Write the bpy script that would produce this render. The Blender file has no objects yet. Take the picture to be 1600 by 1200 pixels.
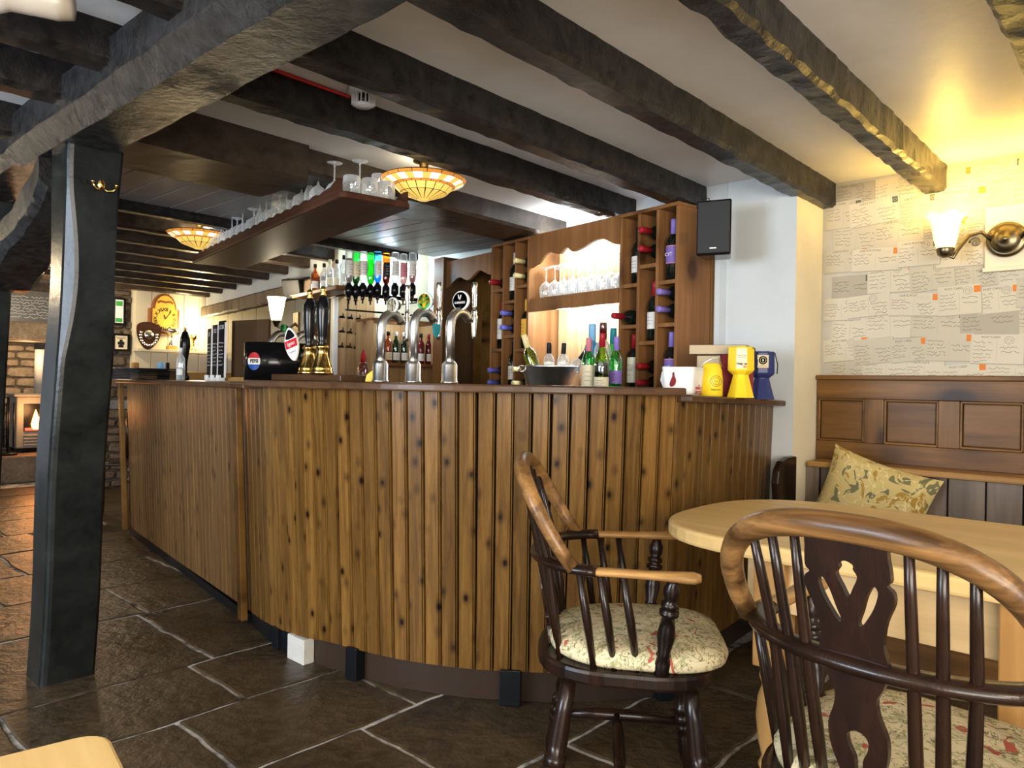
import bpy, bmesh, math, random
from mathutils import Vector, Matrix, noise
random.seed(7)
ORD = ['first', 'second', 'third', 'fourth', 'fifth', 'sixth', 'seventh', 'eighth', 'ninth', 'tenth', 'eleventh', 'twelfth', 'thirteenth', 'fourteenth', 'fifteenth', 'sixteenth', 'seventeenth', 'eighteenth', 'nineteenth', 'twentieth']
sc = bpy.context.scene
COL = sc.collection
PI = math.pi
# ------------------------------------------------------------------ camera
F = 1150.0; ROLL = 0.018; EYE = 1.135
cr, sr = math.cos(ROLL), math.sin(ROLL)
cam_d = bpy.data.cameras.new('camera'); cam = bpy.data.objects.new('camera', cam_d); COL.objects.link(cam)
cam_d.sensor_fit = 'HORIZONTAL'; cam_d.sensor_width = 36.0; cam_d.lens = 36.0 * F / 1600.0
cam_d.clip_start = 0.02; cam_d.clip_end = 60
cam.matrix_world = Matrix(((cr, -sr, 0, 0), (0, 0, -1, 0), (sr, cr, 0, EYE), (0, 0, 0, 1)))
sc.camera = cam
# ------------------------------------------------------------------ world, daylight, exposure
w = bpy.data.worlds.new('world'); sc.world = w; w.use_nodes = True
w.node_tree.nodes['Background'].inputs[0].default_value = (0.80, 0.88, 1.0, 1)
w.node_tree.nodes['Background'].inputs[1].default_value = 0.32
sc.view_settings.view_transform = 'Standard'; sc.view_settings.look = 'None'
sc.view_settings.gamma = 1.0; sc.view_settings.use_curve_mapping = False
sc.view_settings.exposure = 0.98
def area(name, loc, target, sx, sy, power, col):
    d = bpy.data.lights.new(name, 'AREA'); d.shape = 'RECTANGLE'; d.size = sx; d.size_y = sy; d.energy = power; d.color = col
    o = bpy.data.objects.new(name, d); COL.objects.link(o); o.location = loc
    o.rotation_euler = (Vector(target) - Vector(loc)).to_track_quat('-Z', 'Y').to_euler(); return o
def point(name, loc, power, col, r=0.03):
    d = bpy.data.lights.new(name, 'POINT'); d.energy = power; d.color = col; d.shadow_soft_size = r
    o = bpy.data.objects.new(name, d); COL.objects.link(o); o.location = loc; return o
area('window_daylight', (-3.6, -0.6, 1.35), (-1.2, 3.2, 1.3), 1.6, 1.2, 95, (0.72, 0.84, 1.0))
area('rear_ceiling_fill', (0.5, -2.4, 1.2), (0.2, 2.0, 2.0), 2.6, 1.3, 105, (1.0, 0.93, 0.82))  # fill added behind the camera, tilted up to brighten the ceiling
point('unseen_warm_fill', (1.5, -1.2, 1.75), 48, (1, .80, .52), .10)  # this and the next: unseen warm fills added to light the ceiling
point('unseen_warm_fill', (-1.9, -0.9, 1.75), 26, (1, .82, .58), .10)
# ------------------------------------------------------------------ frames
AX = Vector((0.673, 0.740, 0)); BX = Vector((-0.740, 0.673, 0))     # building: joists run along AX, long walls along BX
CX = Vector((-0.609, 0.793, 0)); NX = Vector((0.793, 0.609, 0))     # bar: runs along CX, NX points to the staff side
ROTA = math.atan2(-0.673, 0.740); ROTC = math.atan2(-0.793, 0.609)
def ray(u, v):
    du, dv = u - 800.0, v - 600.0
    return Vector((du * cr + dv * sr, F, -(dv * cr - du * sr))) / F
def atY(u, v, Y):
    d = ray(u, v); return Vector((0, 0, EYE)) + d * (Y / d.y)
def atZ(u, v, z):
    d = ray(u, v); return Vector((0, 0, EYE)) + d * ((z - EYE) / d.z)
def onpl(u, v, nrm, off):
    d = ray(u, v); return Vector((0, 0, EYE)) + d * (off / d.dot(nrm))
def AB(r, q, z=0): return AX * r + BX * q + Vector((0, 0, z))
def TN(t, n, z=0): return CX * t + NX * n + Vector((0, 0, z))
# ------------------------------------------------------------------ materials
def mat(name, col=(.5, .5, .5), rough=.5, metal=0, spec=.5, trans=0, emit=None, estr=0, alpha=1, ior=1.45, coat=0):
    m = bpy.data.materials.new(name); m.use_nodes = True
    b = m.node_tree.nodes['Principled BSDF']
    b.inputs['Base Color'].default_value = (*col, 1); b.inputs['Roughness'].default_value = rough
    b.inputs['Metallic'].default_value = metal; b.inputs['Specular IOR Level'].default_value = spec
    b.inputs['Transmission Weight'].default_value = trans; b.inputs['IOR'].default_value = ior
    b.inputs['Coat Weight'].default_value = coat; b.inputs['Alpha'].default_value = alpha
    if emit: b.inputs['Emission Color'].default_value = (*emit, 1); b.inputs['Emission Strength'].default_value = estr
    return m
class NT:
    def __init__(s, m): s.m = m; s.t = m.node_tree; s.b = s.t.nodes['Principled BSDF']
    def n(s, typ, **k):
        x = s.t.nodes.new(typ)
        for a, v in k.items(): setattr(x, a, v)
        return x
    def l(s, a, b): s.t.links.new(a, b)
    def coord(s, kind='Object', scale=(1, 1, 1), rnd=0):
        tc = s.n('ShaderNodeTexCoord'); mp = s.n('ShaderNodeMapping'); mp.inputs['Scale'].default_value = scale
        if rnd:
            oi = s.n('ShaderNodeObjectInfo'); mu = s.n('ShaderNodeMath', operation='MULTIPLY'); mu.inputs[1].default_value = rnd
            s.l(oi.outputs['Random'], mu.inputs[0]); va = s.n('ShaderNodeVectorMath', operation='ADD')
            s.l(tc.outputs[kind], va.inputs[0]); s.l(mu.outputs[0], va.inputs[1]); s.l(va.outputs[0], mp.inputs[0])
        else: s.l(tc.outputs[kind], mp.inputs[0])
        return mp.outputs[0]
    def noise(s, vec, scale, detail=4, rough=.55, dist=0):
        x = s.n('ShaderNodeTexNoise'); x.inputs['Scale'].default_value = scale; x.inputs['Detail'].default_value = detail
        x.inputs['Roughness'].default_value = rough; x.inputs['Distortion'].default_value = dist; s.l(vec, x.inputs['Vector']); return x.outputs[0]
    def ramp(s, fac, stops):
        x = s.n('ShaderNodeValToRGB'); e = x.color_ramp.elements
        while len(e) < len(stops): e.new(.5)
        for i, (p, c) in enumerate(stops): e[i].position = p; e[i].color = (*c, 1)
        s.l(fac, x.inputs[0]); return x.outputs[0]
    def mix(s, fac, a, b, blend='MIX'):
        x = s.n('ShaderNodeMix', data_type='RGBA', blend_type=blend)
        if isinstance(fac, (int, float)): x.inputs[0].default_value = fac
        else: s.l(fac, x.inputs[0])
        for i, c in ((6, a), (7, b)):
            if isinstance(c, tuple): x.inputs[i].default_value = (*c, 1)
            else: s.l(c, x.inputs[i])
        return x.outputs[2]
    def bump(s, h, strength=.3, dist=.01):
        x = s.n('ShaderNodeBump'); x.inputs['Strength'].default_value = strength; x.inputs['Distance'].default_value = dist
        s.l(h, x.inputs['Height']); s.l(x.outputs[0], s.b.inputs['Normal'])
    def col(s, c): s.l(c, s.b.inputs['Base Color'])
def wood(name, dark, light, rough=.35, axis='z', gs=14, pre=(1, 1, 1), knots=0, knotcol=(.02, .01, .005), rnd=40, bump=.15, spec=.22, vary=0.0):
    m = mat(name, light, rough, spec=spec); k = NT(m)
    st = {'z': (1, 1, .06), 'x': (.06, 1, 1), 'y': (1, .06, 1)}[axis]
    v = k.coord('Object', tuple(a * b for a, b in zip(st, pre)), rnd)
    n1 = k.noise(v, gs, 5, .6, .8)
    c = k.ramp(n1, [(.30, dark), (.70, light)])
    n2 = k.noise(v, gs * 9, 3, .6, 0)
    c = k.mix(k.ramp(n2, [(.35, (.30, .30, .30)), (.6, (0, 0, 0))]), c, dark)
    if vary:
        oi = k.n('ShaderNodeObjectInfo'); mr = k.n('ShaderNodeMapRange'); mr.inputs[3].default_value = 1 - vary; mr.inputs[4].default_value = 1 + vary
        wn = k.n('ShaderNodeTexWhiteNoise', noise_dimensions='1D'); k.l(oi.outputs['Random'], wn.inputs['W']); k.l(wn.outputs[0], mr.inputs[0])
        hs = k.n('ShaderNodeHueSaturation'); k.l(c, hs.inputs['Color']); k.l(mr.outputs[0], hs.inputs['Value']); c = hs.outputs[0]
    if knots:
        sq = {'z': (1, 1, .7), 'x': (.7, 1, 1), 'y': (1, .7, 1)}[axis]
        vv = k.coord('Object', tuple(a * b for a, b in zip(sq, pre)), rnd)
        vo = k.n('ShaderNodeTexVoronoi', feature='F1'); vo.inputs['Scale'].default_value = knots; k.l(vv, vo.inputs['Vector'])
        kf = k.ramp(vo.outputs['Distance'], [(.08, (1, 1, 1)), (.15, (.45, .45, .45)), (.30, (0, 0, 0))])
        c = k.mix(kf, c, knotcol)
    k.col(c)
    if bump: k.bump(n2, bump, .002)
    return m
M = {}
def blackbeam(name, base=(.0085, .0075, .007), rough=.27, sc_=18, st=.9, spec=.30):
    m = mat(name, base, rough, spec=spec); k = NT(m)
    v = k.coord('Object'); n1 = k.noise(v, sc_, 8, .66, .3); n2 = k.noise(v, sc_ * 5, 3, .6)
    k.col(k.ramp(n1, [(.35, base), (.75, tuple(x * 3.2 + .004 for x in base))]))
    ad = k.n('ShaderNodeMath', operation='ADD'); k.l(n1, ad.inputs[0]); mu = k.n('ShaderNodeMath', operation='MULTIPLY'); mu.inputs[1].default_value = .35
    k.l(n2, mu.inputs[0]); k.l(mu.outputs[0], ad.inputs[1]); k.bump(ad.outputs[0], st * .55, .012)
    return m
M['beam'] = blackbeam('black_painted_timber')
M['mainbeam'] = blackbeam('black_gloss_hewn_timber', (.011, .0108, .011), .26, 22, 1.5, .20)
M['post'] = blackbeam('black_painted_post', (.0055, .0065, .006), .26, 7, .25)
M['darkbeam'] = blackbeam('dark_brown_timber', (.020, .014, .010), .30, 9, .25)
def plaster(name, col, sc_=3, st=.15, rough=.6):
    m = mat(name, col, rough, spec=.35); k = NT(m); v = k.coord('Object')
    n1 = k.noise(v, sc_, 5, .6); k.col(k.ramp(n1, [(.3, tuple(x * .88 for x in col)), (.7, col)])); k.bump(k.noise(v, 14, 4), st, .012); return m
M['plaster'] = plaster('cream_gloss_ceiling_plaster', (.80, .785, .77), rough=.42)
M['white'] = plaster('white_wall_plaster', (.60, .64, .65))
M['cream'] = plaster('cream_wall_plaster', (.80, .72, .52))
M['paper'] = plaster('wallpaper_ground', (.50, .475, .41), 6, .05)
M['boards'] = wood('varnished_knotty_pine', (.072, .032, .007), (.215, .110, .026), .30, 'z', 42, (.063, .05, 1), knots=13, knotcol=(.010, .004, .0015), rnd=57, bump=.12, vary=.22, spec=.24)
M['boards_side'] = wood('varnished_pine_worn', (.10, .050, .015), (.225, .122, .044), .34, 'z', 42, (.066, .05, 1), knots=11, knotcol=(.03, .012, .005), rnd=57, bump=.12, vary=.18, spec=.24)
M['bartop'] = wood('dark_oak_counter', (.045, .022, .010), (.13, .068, .034), .28, 'x', gs=10, knots=0, rnd=3)
M['rackwood'] = wood('brown_pine_rack', (.17, .072, .024), (.30, .145, .055), .42, 'z', gs=9, knots=3, knotcol=(.05, .02, .008), rnd=11)
M['plank_bk'] = wood('pale_knotty_backboard', (.42, .25, .11), (.62, .42, .22), .45, 'z', gs=8, knots=3.4, knotcol=(.14, .06, .03), rnd=31)
M['shelfwood'] = wood('dark_mahogany_shelf', (.035, .014, .009), (.090, .036, .020), .5, 'x', gs=8, knots=0, rnd=5, spec=.12)
M['settle'] = wood('brown_stained_settle', (.075, .034, .009), (.235, .115, .034), .36, 'x', gs=8, knots=2.2, knotcol=(.03, .014, .006), rnd=9)
M['settle_v'] = wood('brown_stained_stile', (.085, .040, .010), (.27, .135, .040), .36, 'z', gs=8, knots=2.2, knotcol=(.03, .014, .006), rnd=9)
M['slat'] = wood('grey_brown_bench_plank', (.10, .075, .058), (.21, .165, .130), .40, 'z', gs=9, knots=3, knotcol=(.05, .035, .025), rnd=19)
M['pine'] = wood('light_pine_tabletop', (.56, .36, .13), (.80, .58, .27), .33, 'x', gs=7, knots=1.1, knotcol=(.45, .25, .08), rnd=4, bump=.05)
M['pine_v'] = wood('pine_leg', (.30, .15, .045), (.50, .28, .10), .35, 'z', gs=7, knots=2, knotcol=(.25, .11, .04), rnd=4, bump=.05)
M['pine_a'] = wood('pine_apron', (.40, .27, .13), (.60, .43, .22), .4, 'x', gs=7, knots=2.6, knotcol=(.14, .06, .03), rnd=4, bump=.05)
M['chairdark'] = wood('dark_stained_elm', (.007, .004, .003), (.026, .011, .006), .24, 'z', gs=14, knots=0, rnd=6, spec=.38)
M['chairworn'] = wood('worn_polished_elm', (.16, .07, .020), (.55, .31, .105), .28, 'y', gs=26, knots=0, rnd=6, spec=.38)
M['chairworn_x'] = wood('worn_polished_elm_rail', (.045, .020, .007), (.36, .185, .062), .30, 'x', gs=22, knots=0, rnd=6, spec=.38)
M['brownpanel'] = wood('brown_panel', (.05, .028, .014), (.09, .052, .026), .6, 'z', gs=6, knots=0, spec=.06)
M['mortar'] = mat('lime_mortar', (.3, .28, .25), .9); k = NT(M['mortar']); v = k.coord('Object')
k.col(k.ramp(k.noise(v, 5, 5, .7), [(.36, (.02, .018, .017)), (.55, (.55, .52, .48))]))
def stone(name, c0, c1, rough=.32, sc_=3, st=.4):
    m = mat(name, c0, rough, spec=.32); k = NT(m); v = k.coord('Object', (1, 1, 1), 33)
    n1 = k.noise(v, sc_, 7, .65); n2 = k.noise(v, sc_ * 9, 4, .6); k.col(k.mix(k.ramp(n2, [(.4, (0, 0, 0)), (.8, (.5, .5, .5))]), k.ramp(n1, [(.3, c0), (.72, c1)]), tuple(x * 1.7 for x in c1)))
    r = k.n('ShaderNodeMapRange'); r.inputs[3].default_value = rough - .14; r.inputs[4].default_value = rough + .2; k.l(n1, r.inputs[0]); k.l(r.outputs[0], k.b.inputs['Roughness'])
    ad = k.n('ShaderNodeMath', operation='ADD'); mu = k.n('ShaderNodeMath', operation='MULTIPLY'); mu.inputs[1].default_value = .25; k.l(n2, mu.inputs[0]); k.l(n1, ad.inputs[0]); k.l(mu.outputs[0], ad.inputs[1]); k.bump(ad.outputs[0], st, .03); return m
M['flag'] = stone('dark_polished_flagstone', (.018, .0125, .007), (.078, .053, .029), .30, 2.6, .7)
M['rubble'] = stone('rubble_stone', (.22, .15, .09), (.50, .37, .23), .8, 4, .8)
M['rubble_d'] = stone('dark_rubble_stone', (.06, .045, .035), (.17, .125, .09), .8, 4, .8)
M['kick'] = mat('kickboard', (.035, .022, .015), .4, spec=.2)
M['blackpaint'] = mat('black_paint', (.006, .007, .009), .3, spec=.22)
M['blackplastic'] = mat('black_plastic', (.006, .006, .007), .16, spec=.35)
M['chrome'] = mat('polished_steel', (.85, .84, .82), .20, 1)
M['steel'] = mat('brushed_steel', (.82, .80, .77), .30, 1)
M['brass'] = mat('polished_brass', (.80, .52, .16), .18, 1)
M['antique'] = mat('antique_bronze', (.19, .15, .09), .32, 1)
M['glass'] = mat('clear_glass', (1, 1, 1), .0, trans=1, ior=1.45)
def tint(name, c, rough=.02): M[name] = mat(name, c, rough, trans=1, ior=1.45)
tint('glass_green', (.05, .55, .12)); tint('glass_dkgreen', (.03, .12, .03)); tint('glass_blue', (.12, .42, .95)); tint('glass_amber', (.75, .25, .04)); tint('glass_olive', (.30, .42, .06))
M['winebottle'] = mat('dark_wine_glass', (.006, .008, .006), .06, spec=.7)
M['darkred'] = mat('dark_red_liquor', (.10, .006, .008), .08)
def plain(name, c, rough=.4, **k):
    k.setdefault('spec', .25); M[name] = mat(name, c, rough, **k)
plain('cap_red', (.34, .015, .025), .3); plain('cap_blue', (.15, .16, .62), .35); plain('cap_purple', (.24, .18, .55), .35); plain('cap_cream', (.80, .70, .36), .35)
plain('cap_black', (.012, .012, .014)); plain('lab_white', (.80, .79, .75), .6); plain('lab_cream', (.75, .68, .48), .6); plain('lab_yellow', (.85, .48, .06), .6)
plain('lab_purple', (.20, .13, .42), .5); plain('lab_pink', (.62, .22, .28), .5); plain('ink', (.02, .02, .022), .7); plain('white_p', (.85, .85, .83), .4)
plain('yellow_p', (.86, .62, .03), .22); plain('navy', (.035, .045, .16), .25); plain('red_p', (.50, .02, .025), .4); plain('green_p', (.06, .35, .09), .4); plain('blue_p', (.02, .08, .40), .35)
plain('teal_p', (.02, .22, .26), .4); plain('lightblue', (.25, .55, .85), .4); plain('chalk', (.70, .70, .70), .9); plain('slate', (.006, .006, .006), .6, spec=.05); plain('gold', (.75, .50, .12), .4)
plain('paper_edge', (.75, .56, .30), .8); plain('bookred', (.20, .015, .02), .6); plain('bookbuff', (.52, .42, .28), .7); plain('orange_p', (.75, .25, .05), .6)
plain('pap_line', (.36, .34, .29), .8); plain('pap_ink', (.10, .095, .08), .8); plain('pap_card', (.56, .51, .40), .8); plain('pap_dk', (.38, .345, .27), .8); plain('pap_stamp', (.66, .18, .02), .8); plain('pap_green', (.10, .12, .10), .8); plain('pap_card2', (.49, .445, .345), .8)
plain('redcable', (.50, .03, .02), .5); plain('detector', (.62, .63, .66), .4); plain('ironstove', (.20, .20, .18), .45); plain('flue', (.42, .40, .36), .5)
M['fire'] = mat('flame', (1, .3, .05), .5, emit=(1, .30, .05), estr=9)
M['ember'] = mat('ember', (.3, .05, .02), .8, emit=(1, .15, .08), estr=.6)
M['bulb_shade'] = mat('lit_frosted_glass', (1, .9, .6), .4, emit=(1, .74, .26), estr=.95)
M['lampshade'] = mat('lit_lamp_shade', (1, .93, .75), .5, emit=(1, .86, .55), estr=5)
M['led'] = mat('led_strip', (1, 1, 1), .4, emit=(.78, .90, 1), estr=9)
M['tif_w'] = mat('tiffany_white_glass', (.9, .85, .75), .3, emit=(1, .90, .72), estr=.50)
M['tif_y'] = mat('tiffany_yellow_glass', (.9, .6, .15), .3, emit=(1, .60, .12), estr=.36)
M['tif_o'] = mat('tiffany_orange_glass', (.8, .3, .05), .3, emit=(1, .36, .05), estr=.22)
def fabric(name, ground, cols, sc_=16):
    m = mat(name, ground, .85, spec=.15); k = NT(m); v = k.coord('Object'); c = None; base = ground
    for i, (cc, s, lo, hi) in enumerate(cols):
        n1 = k.noise(v, s, 2, .5, 1.6); f = k.ramp(n1, [(lo, (0, 0, 0)), (lo + .012, (1, 1, 1)), (hi, (1, 1, 1)), (hi + .012, (0, 0, 0))]); base = k.mix(f, base, cc)
    k.col(base); k.bump(k.noise(v, 260, 2), .25, .003); return m
M['floral'] = fabric('floral_tapestry_cream', (.66, .57, .36), [((.40, .38, .20), 17, .39, .445), ((.17, .14, .08), 21, .56, .585), ((.40, .10, .07), 14, .65, .80), ((.22, .20, .10), 30, .36, .39), ((.30, .26, .14), 26, .60, .63)])
M['goldfloral'] = fabric('gold_leaf_fabric', (.50, .38, .15), [((.33, .20, .04), 9, .55, .70), ((.15, .14, .07), 10, .28, .37), ((.66, .55, .28), 13, .515, .54)])
# ------------------------------------------------------------------ mesh helpers
class MB:
    def __init__(s): s.v = []; s.f = []; s.m = []; s.s = []
    def add(s, vs, fs, m=0, smooth=False, X=None):
        o = len(s.v)
        s.v += [tuple(X @ Vector(p)) if X else tuple(p) for p in vs]
        for f in fs: s.f.append([i + o for i in f]); s.m.append(m); s.s.append(smooth)
        return s
    def box(s, c, d, m=0, X=None):
        x, y, z = c; a, b, h = d[0] / 2, d[1] / 2, d[2] / 2
        vs = [(x + i * a, y + j * b, z + k * h) for i in (-1, 1) for j in (-1, 1) for k in (-1, 1)]
        return s.add(vs, [(0, 1, 3, 2), (4, 6, 7, 5), (0, 4, 5, 1), (2, 3, 7, 6), (0, 2, 6, 4), (1, 5, 7, 3)], m, False, X)
    def prism(s, poly, z0, z1, m=0, X=None, smooth=False):
        n = len(poly); vs = [(p[0], p[1], z0) for p in poly] + [(p[0], p[1], z1) for p in poly]
        s.add(vs, [tuple(range(n - 1, -1, -1)), tuple(range(n, 2 * n))], m, False, X)
        o = len(s.v) - 2 * n
        for i in range(n): s.f.append([o + i, o + (i + 1) % n, o + n + (i + 1) % n, o + n + i]); s.m.append(m); s.s.append(smooth)
        return s
    def lathe(s, prof, seg=16, m=0, X=None, smooth=True, a0=0, a1=2 * PI, sx=1, sy=1):
        full = abs(a1 - a0 - 2 * PI) < 1e-6; k = seg if full else seg + 1; vs = []; fs = []
        for r, z in prof:
            for i in range(k): a = a0 + (a1 - a0) * i / seg; vs.append((r * math.cos(a) * sx, r * math.sin(a) * sy, z))
        for j in range(len(prof) - 1):
            for i in range(seg):
                i2 = (i + 1) % k; fs.append((j * k + i, j * k + i2, (j + 1) * k + i2, (j + 1) * k + i))
        if full:
            if prof[0][0] > 1e-4: fs.append(tuple(range(k - 1, -1, -1)))
            if prof[-1][0] > 1e-4: fs.append(tuple(range((len(prof) - 1) * k, len(prof) * k)))
        return s.add(vs, fs, m, smooth, X)
    def tube(s, pts, r, seg=8, m=0, closed=False, sq=1.0, up=None, X=None):
        pts = [Vector(p) for p in pts]; n = len(pts); vs = []; fs = []; ref = Vector(up) if up else None
        for i, p in enumerate(pts):
            if closed: t = pts[(i + 1) % n] - pts[i - 1]
            else: t = pts[min(i + 1, n - 1)] - pts[max(i - 1, 0)]
            t.normalize()
            if ref is None: ref = Vector((0, 0, 1)) if abs(t.z) < .9 else Vector((1, 0, 0))
            e1 = ref - t * ref.dot(t); e1.normalize(); e2 = t.cross(e1)
            if up is None: ref = e1
            rr = r[i] if isinstance(r, (list, tuple)) else r
            for j in range(seg): a = 2 * PI * j / seg; vs.append(p + e1 * (rr * sq * math.cos(a)) + e2 * (rr * math.sin(a)))
        for i in range(n if closed else n - 1):
            i2 = (i + 1) % n
            for j in range(seg): j2 = (j + 1) % seg; fs.append((i * seg + j, i * seg + j2, i2 * seg + j2, i2 * seg + j))
        s.add(vs, fs, m, True, X)
        if not closed: 
            o = len(s.v) - n * seg
            for rng in (range(seg - 1, -1, -1), range((n - 1) * seg, n * seg)): s.f.append([o + i for i in rng]); s.m.append(m); s.s.append(False)
        return s
    def ribbon(s, pts, w, m=0, X=None):       # flat line in the local XZ plane
        vs = []; fs = []; n = len(pts)
        for i, p in enumerate(pts):
            a = pts[max(i - 1, 0)]; b = pts[min(i + 1, n - 1)]; d = Vector((b[0] - a[0], 0, b[2] - a[2]))
            if d.length < 1e-9: d = Vector((1, 0, 0))
            d.normalize(); q = Vector((-d.z, 0, d.x)) * (w / 2); vs += [Vector(p) + q, Vector(p) - q]
        for i in range(n - 1): fs.append((2 * i, 2 * i + 1, 2 * i + 3, 2 * i + 2))
        return s.add(vs, fs, m, False, X)
    def mesh(s, name, mats):
        me = bpy.data.meshes.new(name); me.from_pydata(s.v, [], s.f)
        for x in (mats if isinstance(mats, (list, tuple)) else [mats]): me.materials.append(M[x] if isinstance(x, str) else x)
        me.polygons.foreach_set('material_index', s.m); me.polygons.foreach_set('use_smooth', s.s); me.update(); return me
    def build(s, name, mats, parent=None, bevel=0, loc=None, rz=None, label=None):
        o = bpy.data.objects.new(name, s.mesh(name, mats)); COL.objects.link(o)
        if parent: o.parent = parent
        if loc is not None: o.location = loc
        if rz is not None: o.rotation_euler = (0, 0, rz)
        if bevel:
            b = o.modifiers.new('bevel', 'BEVEL'); b.width = bevel; b.segments = 2; b.limit_method = 'ANGLE'
        if label: o['label'] = label
        return o
def tag(o, label, cat, group=None):
    o['label'] = label; o['category'] = cat
    if group: o['group'] = group
    return o
def thing(name, label, cat, loc=(0, 0, 0), rz=0, group=None):
    o = bpy.data.objects.new(name, None); COL.objects.link(o); o.location = loc; o.rotation_euler = (0, 0, rz); o.empty_display_size = .1
    return tag(o, label, cat, group)
def struct(o): o['kind'] = 'structure'; return o
def copy_tree(o, parent=None):
    c = o.copy(); COL.objects.link(c); c.parent = parent
    for ch in o.children: copy_tree(ch, c)
    return c
def text(mb, s, size, X, m=0, align='CENTER', extr=.0004, sx=1.0, bold=0):
    cu = bpy.data.curves.new('t', 'FONT'); cu.body = s; cu.size = size; cu.align_x = align; cu.align_y = 'CENTER'; cu.extrude = extr; cu.resolution_u = 2; cu.offset = bold
    o = bpy.data.objects.new('t', cu); COL.objects.link(o); dg = bpy.context.evaluated_depsgraph_get(); dg.update()
    me = bpy.data.meshes.new_from_object(o.evaluated_get(dg)); S = Matrix.Diagonal((sx, 1, 1, 1))
    mb.add([S @ v.co for v in me.vertices], [tuple(p.vertices) for p in me.polygons], m, False, X)
    bpy.data.objects.remove(o); bpy.data.curves.remove(cu); bpy.data.meshes.remove(me)
# text facing local -y (front), upright
def FR(x, y, z, tilt=0): return Matrix.Translation((x, y, z)) @ Matrix.Rotation(tilt, 4, 'Y') @ Matrix.Rotation(PI / 2, 4, 'X')
def scribble(mb, x0, x1, z, amp, w, m, y, X=None, seed=0, dash=True):
    rd = random.Random(seed); x = x0
    while x < x1 - amp:
        L = min(rd.uniform(3, 9) * amp, x1 - x); n = max(3, int(L / (amp * .55))); pts = []
        for i in range(n): pts.append((x + L * i / (n - 1), y, z + rd.uniform(-.5, .5) * amp * (1.6 if rd.random() < .2 else 1)))
        mb.ribbon(pts, w, m, X); x += L + amp * rd.uniform(.6, 1.3)
def timber(name, p0, p1, w, h, m, label=None, cat='beam', group=None, amp=.008, fs=5, top=True, parent=None, ch=.015, seg=.05, sag=0, taper=0):
    p0, p1 = Vector(p0), Vector(p1); d = p1 - p0; L = d.length; d.normalize()
    side = d.cross(Vector((0, 0, 1)))
    if side.length < .1: side = Vector((1, 0, 0))
    side.normalize(); up = side.cross(d); n = max(2, int(L / seg)); sec = []
    a, b = w / 2, h / 2
    corners = [(-a + ch, -b), (a - ch, -b), (a, -b + ch), (a, b - ch), (a - ch, b), (-a + ch, b), (-a, b - ch), (-a, -b + ch)]
    for i in range(8):
        x0, y0 = corners[i]; x1, y1 = corners[(i + 1) % 8]; k = 1 if i % 2 else max(2, int(math.hypot(x1 - x0, y1 - y0) / .045))
        for j in range(k): sec.append((x0 + (x1 - x0) * j / k, y0 + (y1 - y0) * j / k))
    vs = []; ns = len(sec); org = (p0 + p1) / 2; off = Vector((random.random() * 40, random.random() * 40, 0))
    for i in range(n + 1):
        f = i / n; c = p0 + d * (L * f) - org; sg = sag * 4 * f * (1 - f); tp = 1 - taper * f
        for x, y in sec:
            q = c + side * (x * tp) + up * (y * tp + sg); nv = noise.noise_vector((q + off) * fs) * amp + noise.noise_vector((q + off) * fs * 3.7) * (amp * .35)
            vs.append(q + side * nv.x + up * nv.y)
    fs_ = [(i * ns + j, i * ns + (j + 1) % ns, (i + 1) * ns + (j + 1) % ns, (i + 1) * ns + j) for i in range(n) for j in range(ns)]
    fs_ += [tuple(range(ns - 1, -1, -1)), tuple(range(n * ns, (n + 1) * ns))]
    mb = MB().add(vs, fs_, 0, False); o = mb.build(name, m, parent, loc=org)
    if label: tag(o, label, cat, group)
    return o
# ================================================================== SETTING
ZC = 2.15; RW = 3.738; RN = 3.405; QN = 1.33; QF = 9.2; QC = 8.1; NB = 3.05; NL = 2.28; TR = 5.1
def slab(name, r0, r1, q0, q1, z0, z1, mats, fm=None, loc0=None):
    mb = MB(); ps = [AB(r0, q0), AB(r1, q0), AB(r1, q1), AB(r0, q1)]
    vs = [(p.x, p.y, z) for z in (z0, z1) for p in ps]
    fs = [(0, 3, 2, 1)[::-1] if False else (3, 2, 1, 0), (4, 5, 6, 7), (0, 1, 5, 4), (1, 2, 6, 5), (2, 3, 7, 6), (3, 0, 4, 7)]
    for i, f in enumerate(fs): mb.f.append(list(f)); mb.m.append((fm or {}).get(i, 0)); mb.s.append(False)
    mb.v = vs; return mb.build(name, mats)
def slabT(name, t0, t1, n0, n1, z0, z1, mats, parent=None, bevel=0):
    mb = MB(); ps = [TN(t0, n0), TN(t0, n1), TN(t1, n1), TN(t1, n0)]
    mb.v = [(p.x, p.y, z) for z in (z0, z1) for p in ps]
    for f in [(3, 2, 1, 0), (4, 5, 6, 7), (0, 1, 5, 4), (1, 2, 6, 5), (2, 3, 7, 6), (3, 0, 4, 7)]: mb.f.append(list(f)); mb.m.append(0); mb.s.append(False)
    return mb.build(name, mats, parent, bevel)
floor = struct(slab('floor', -3.2, 6.0, -2.2, 10.4, -.12, -.006, 'mortar'))
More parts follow.
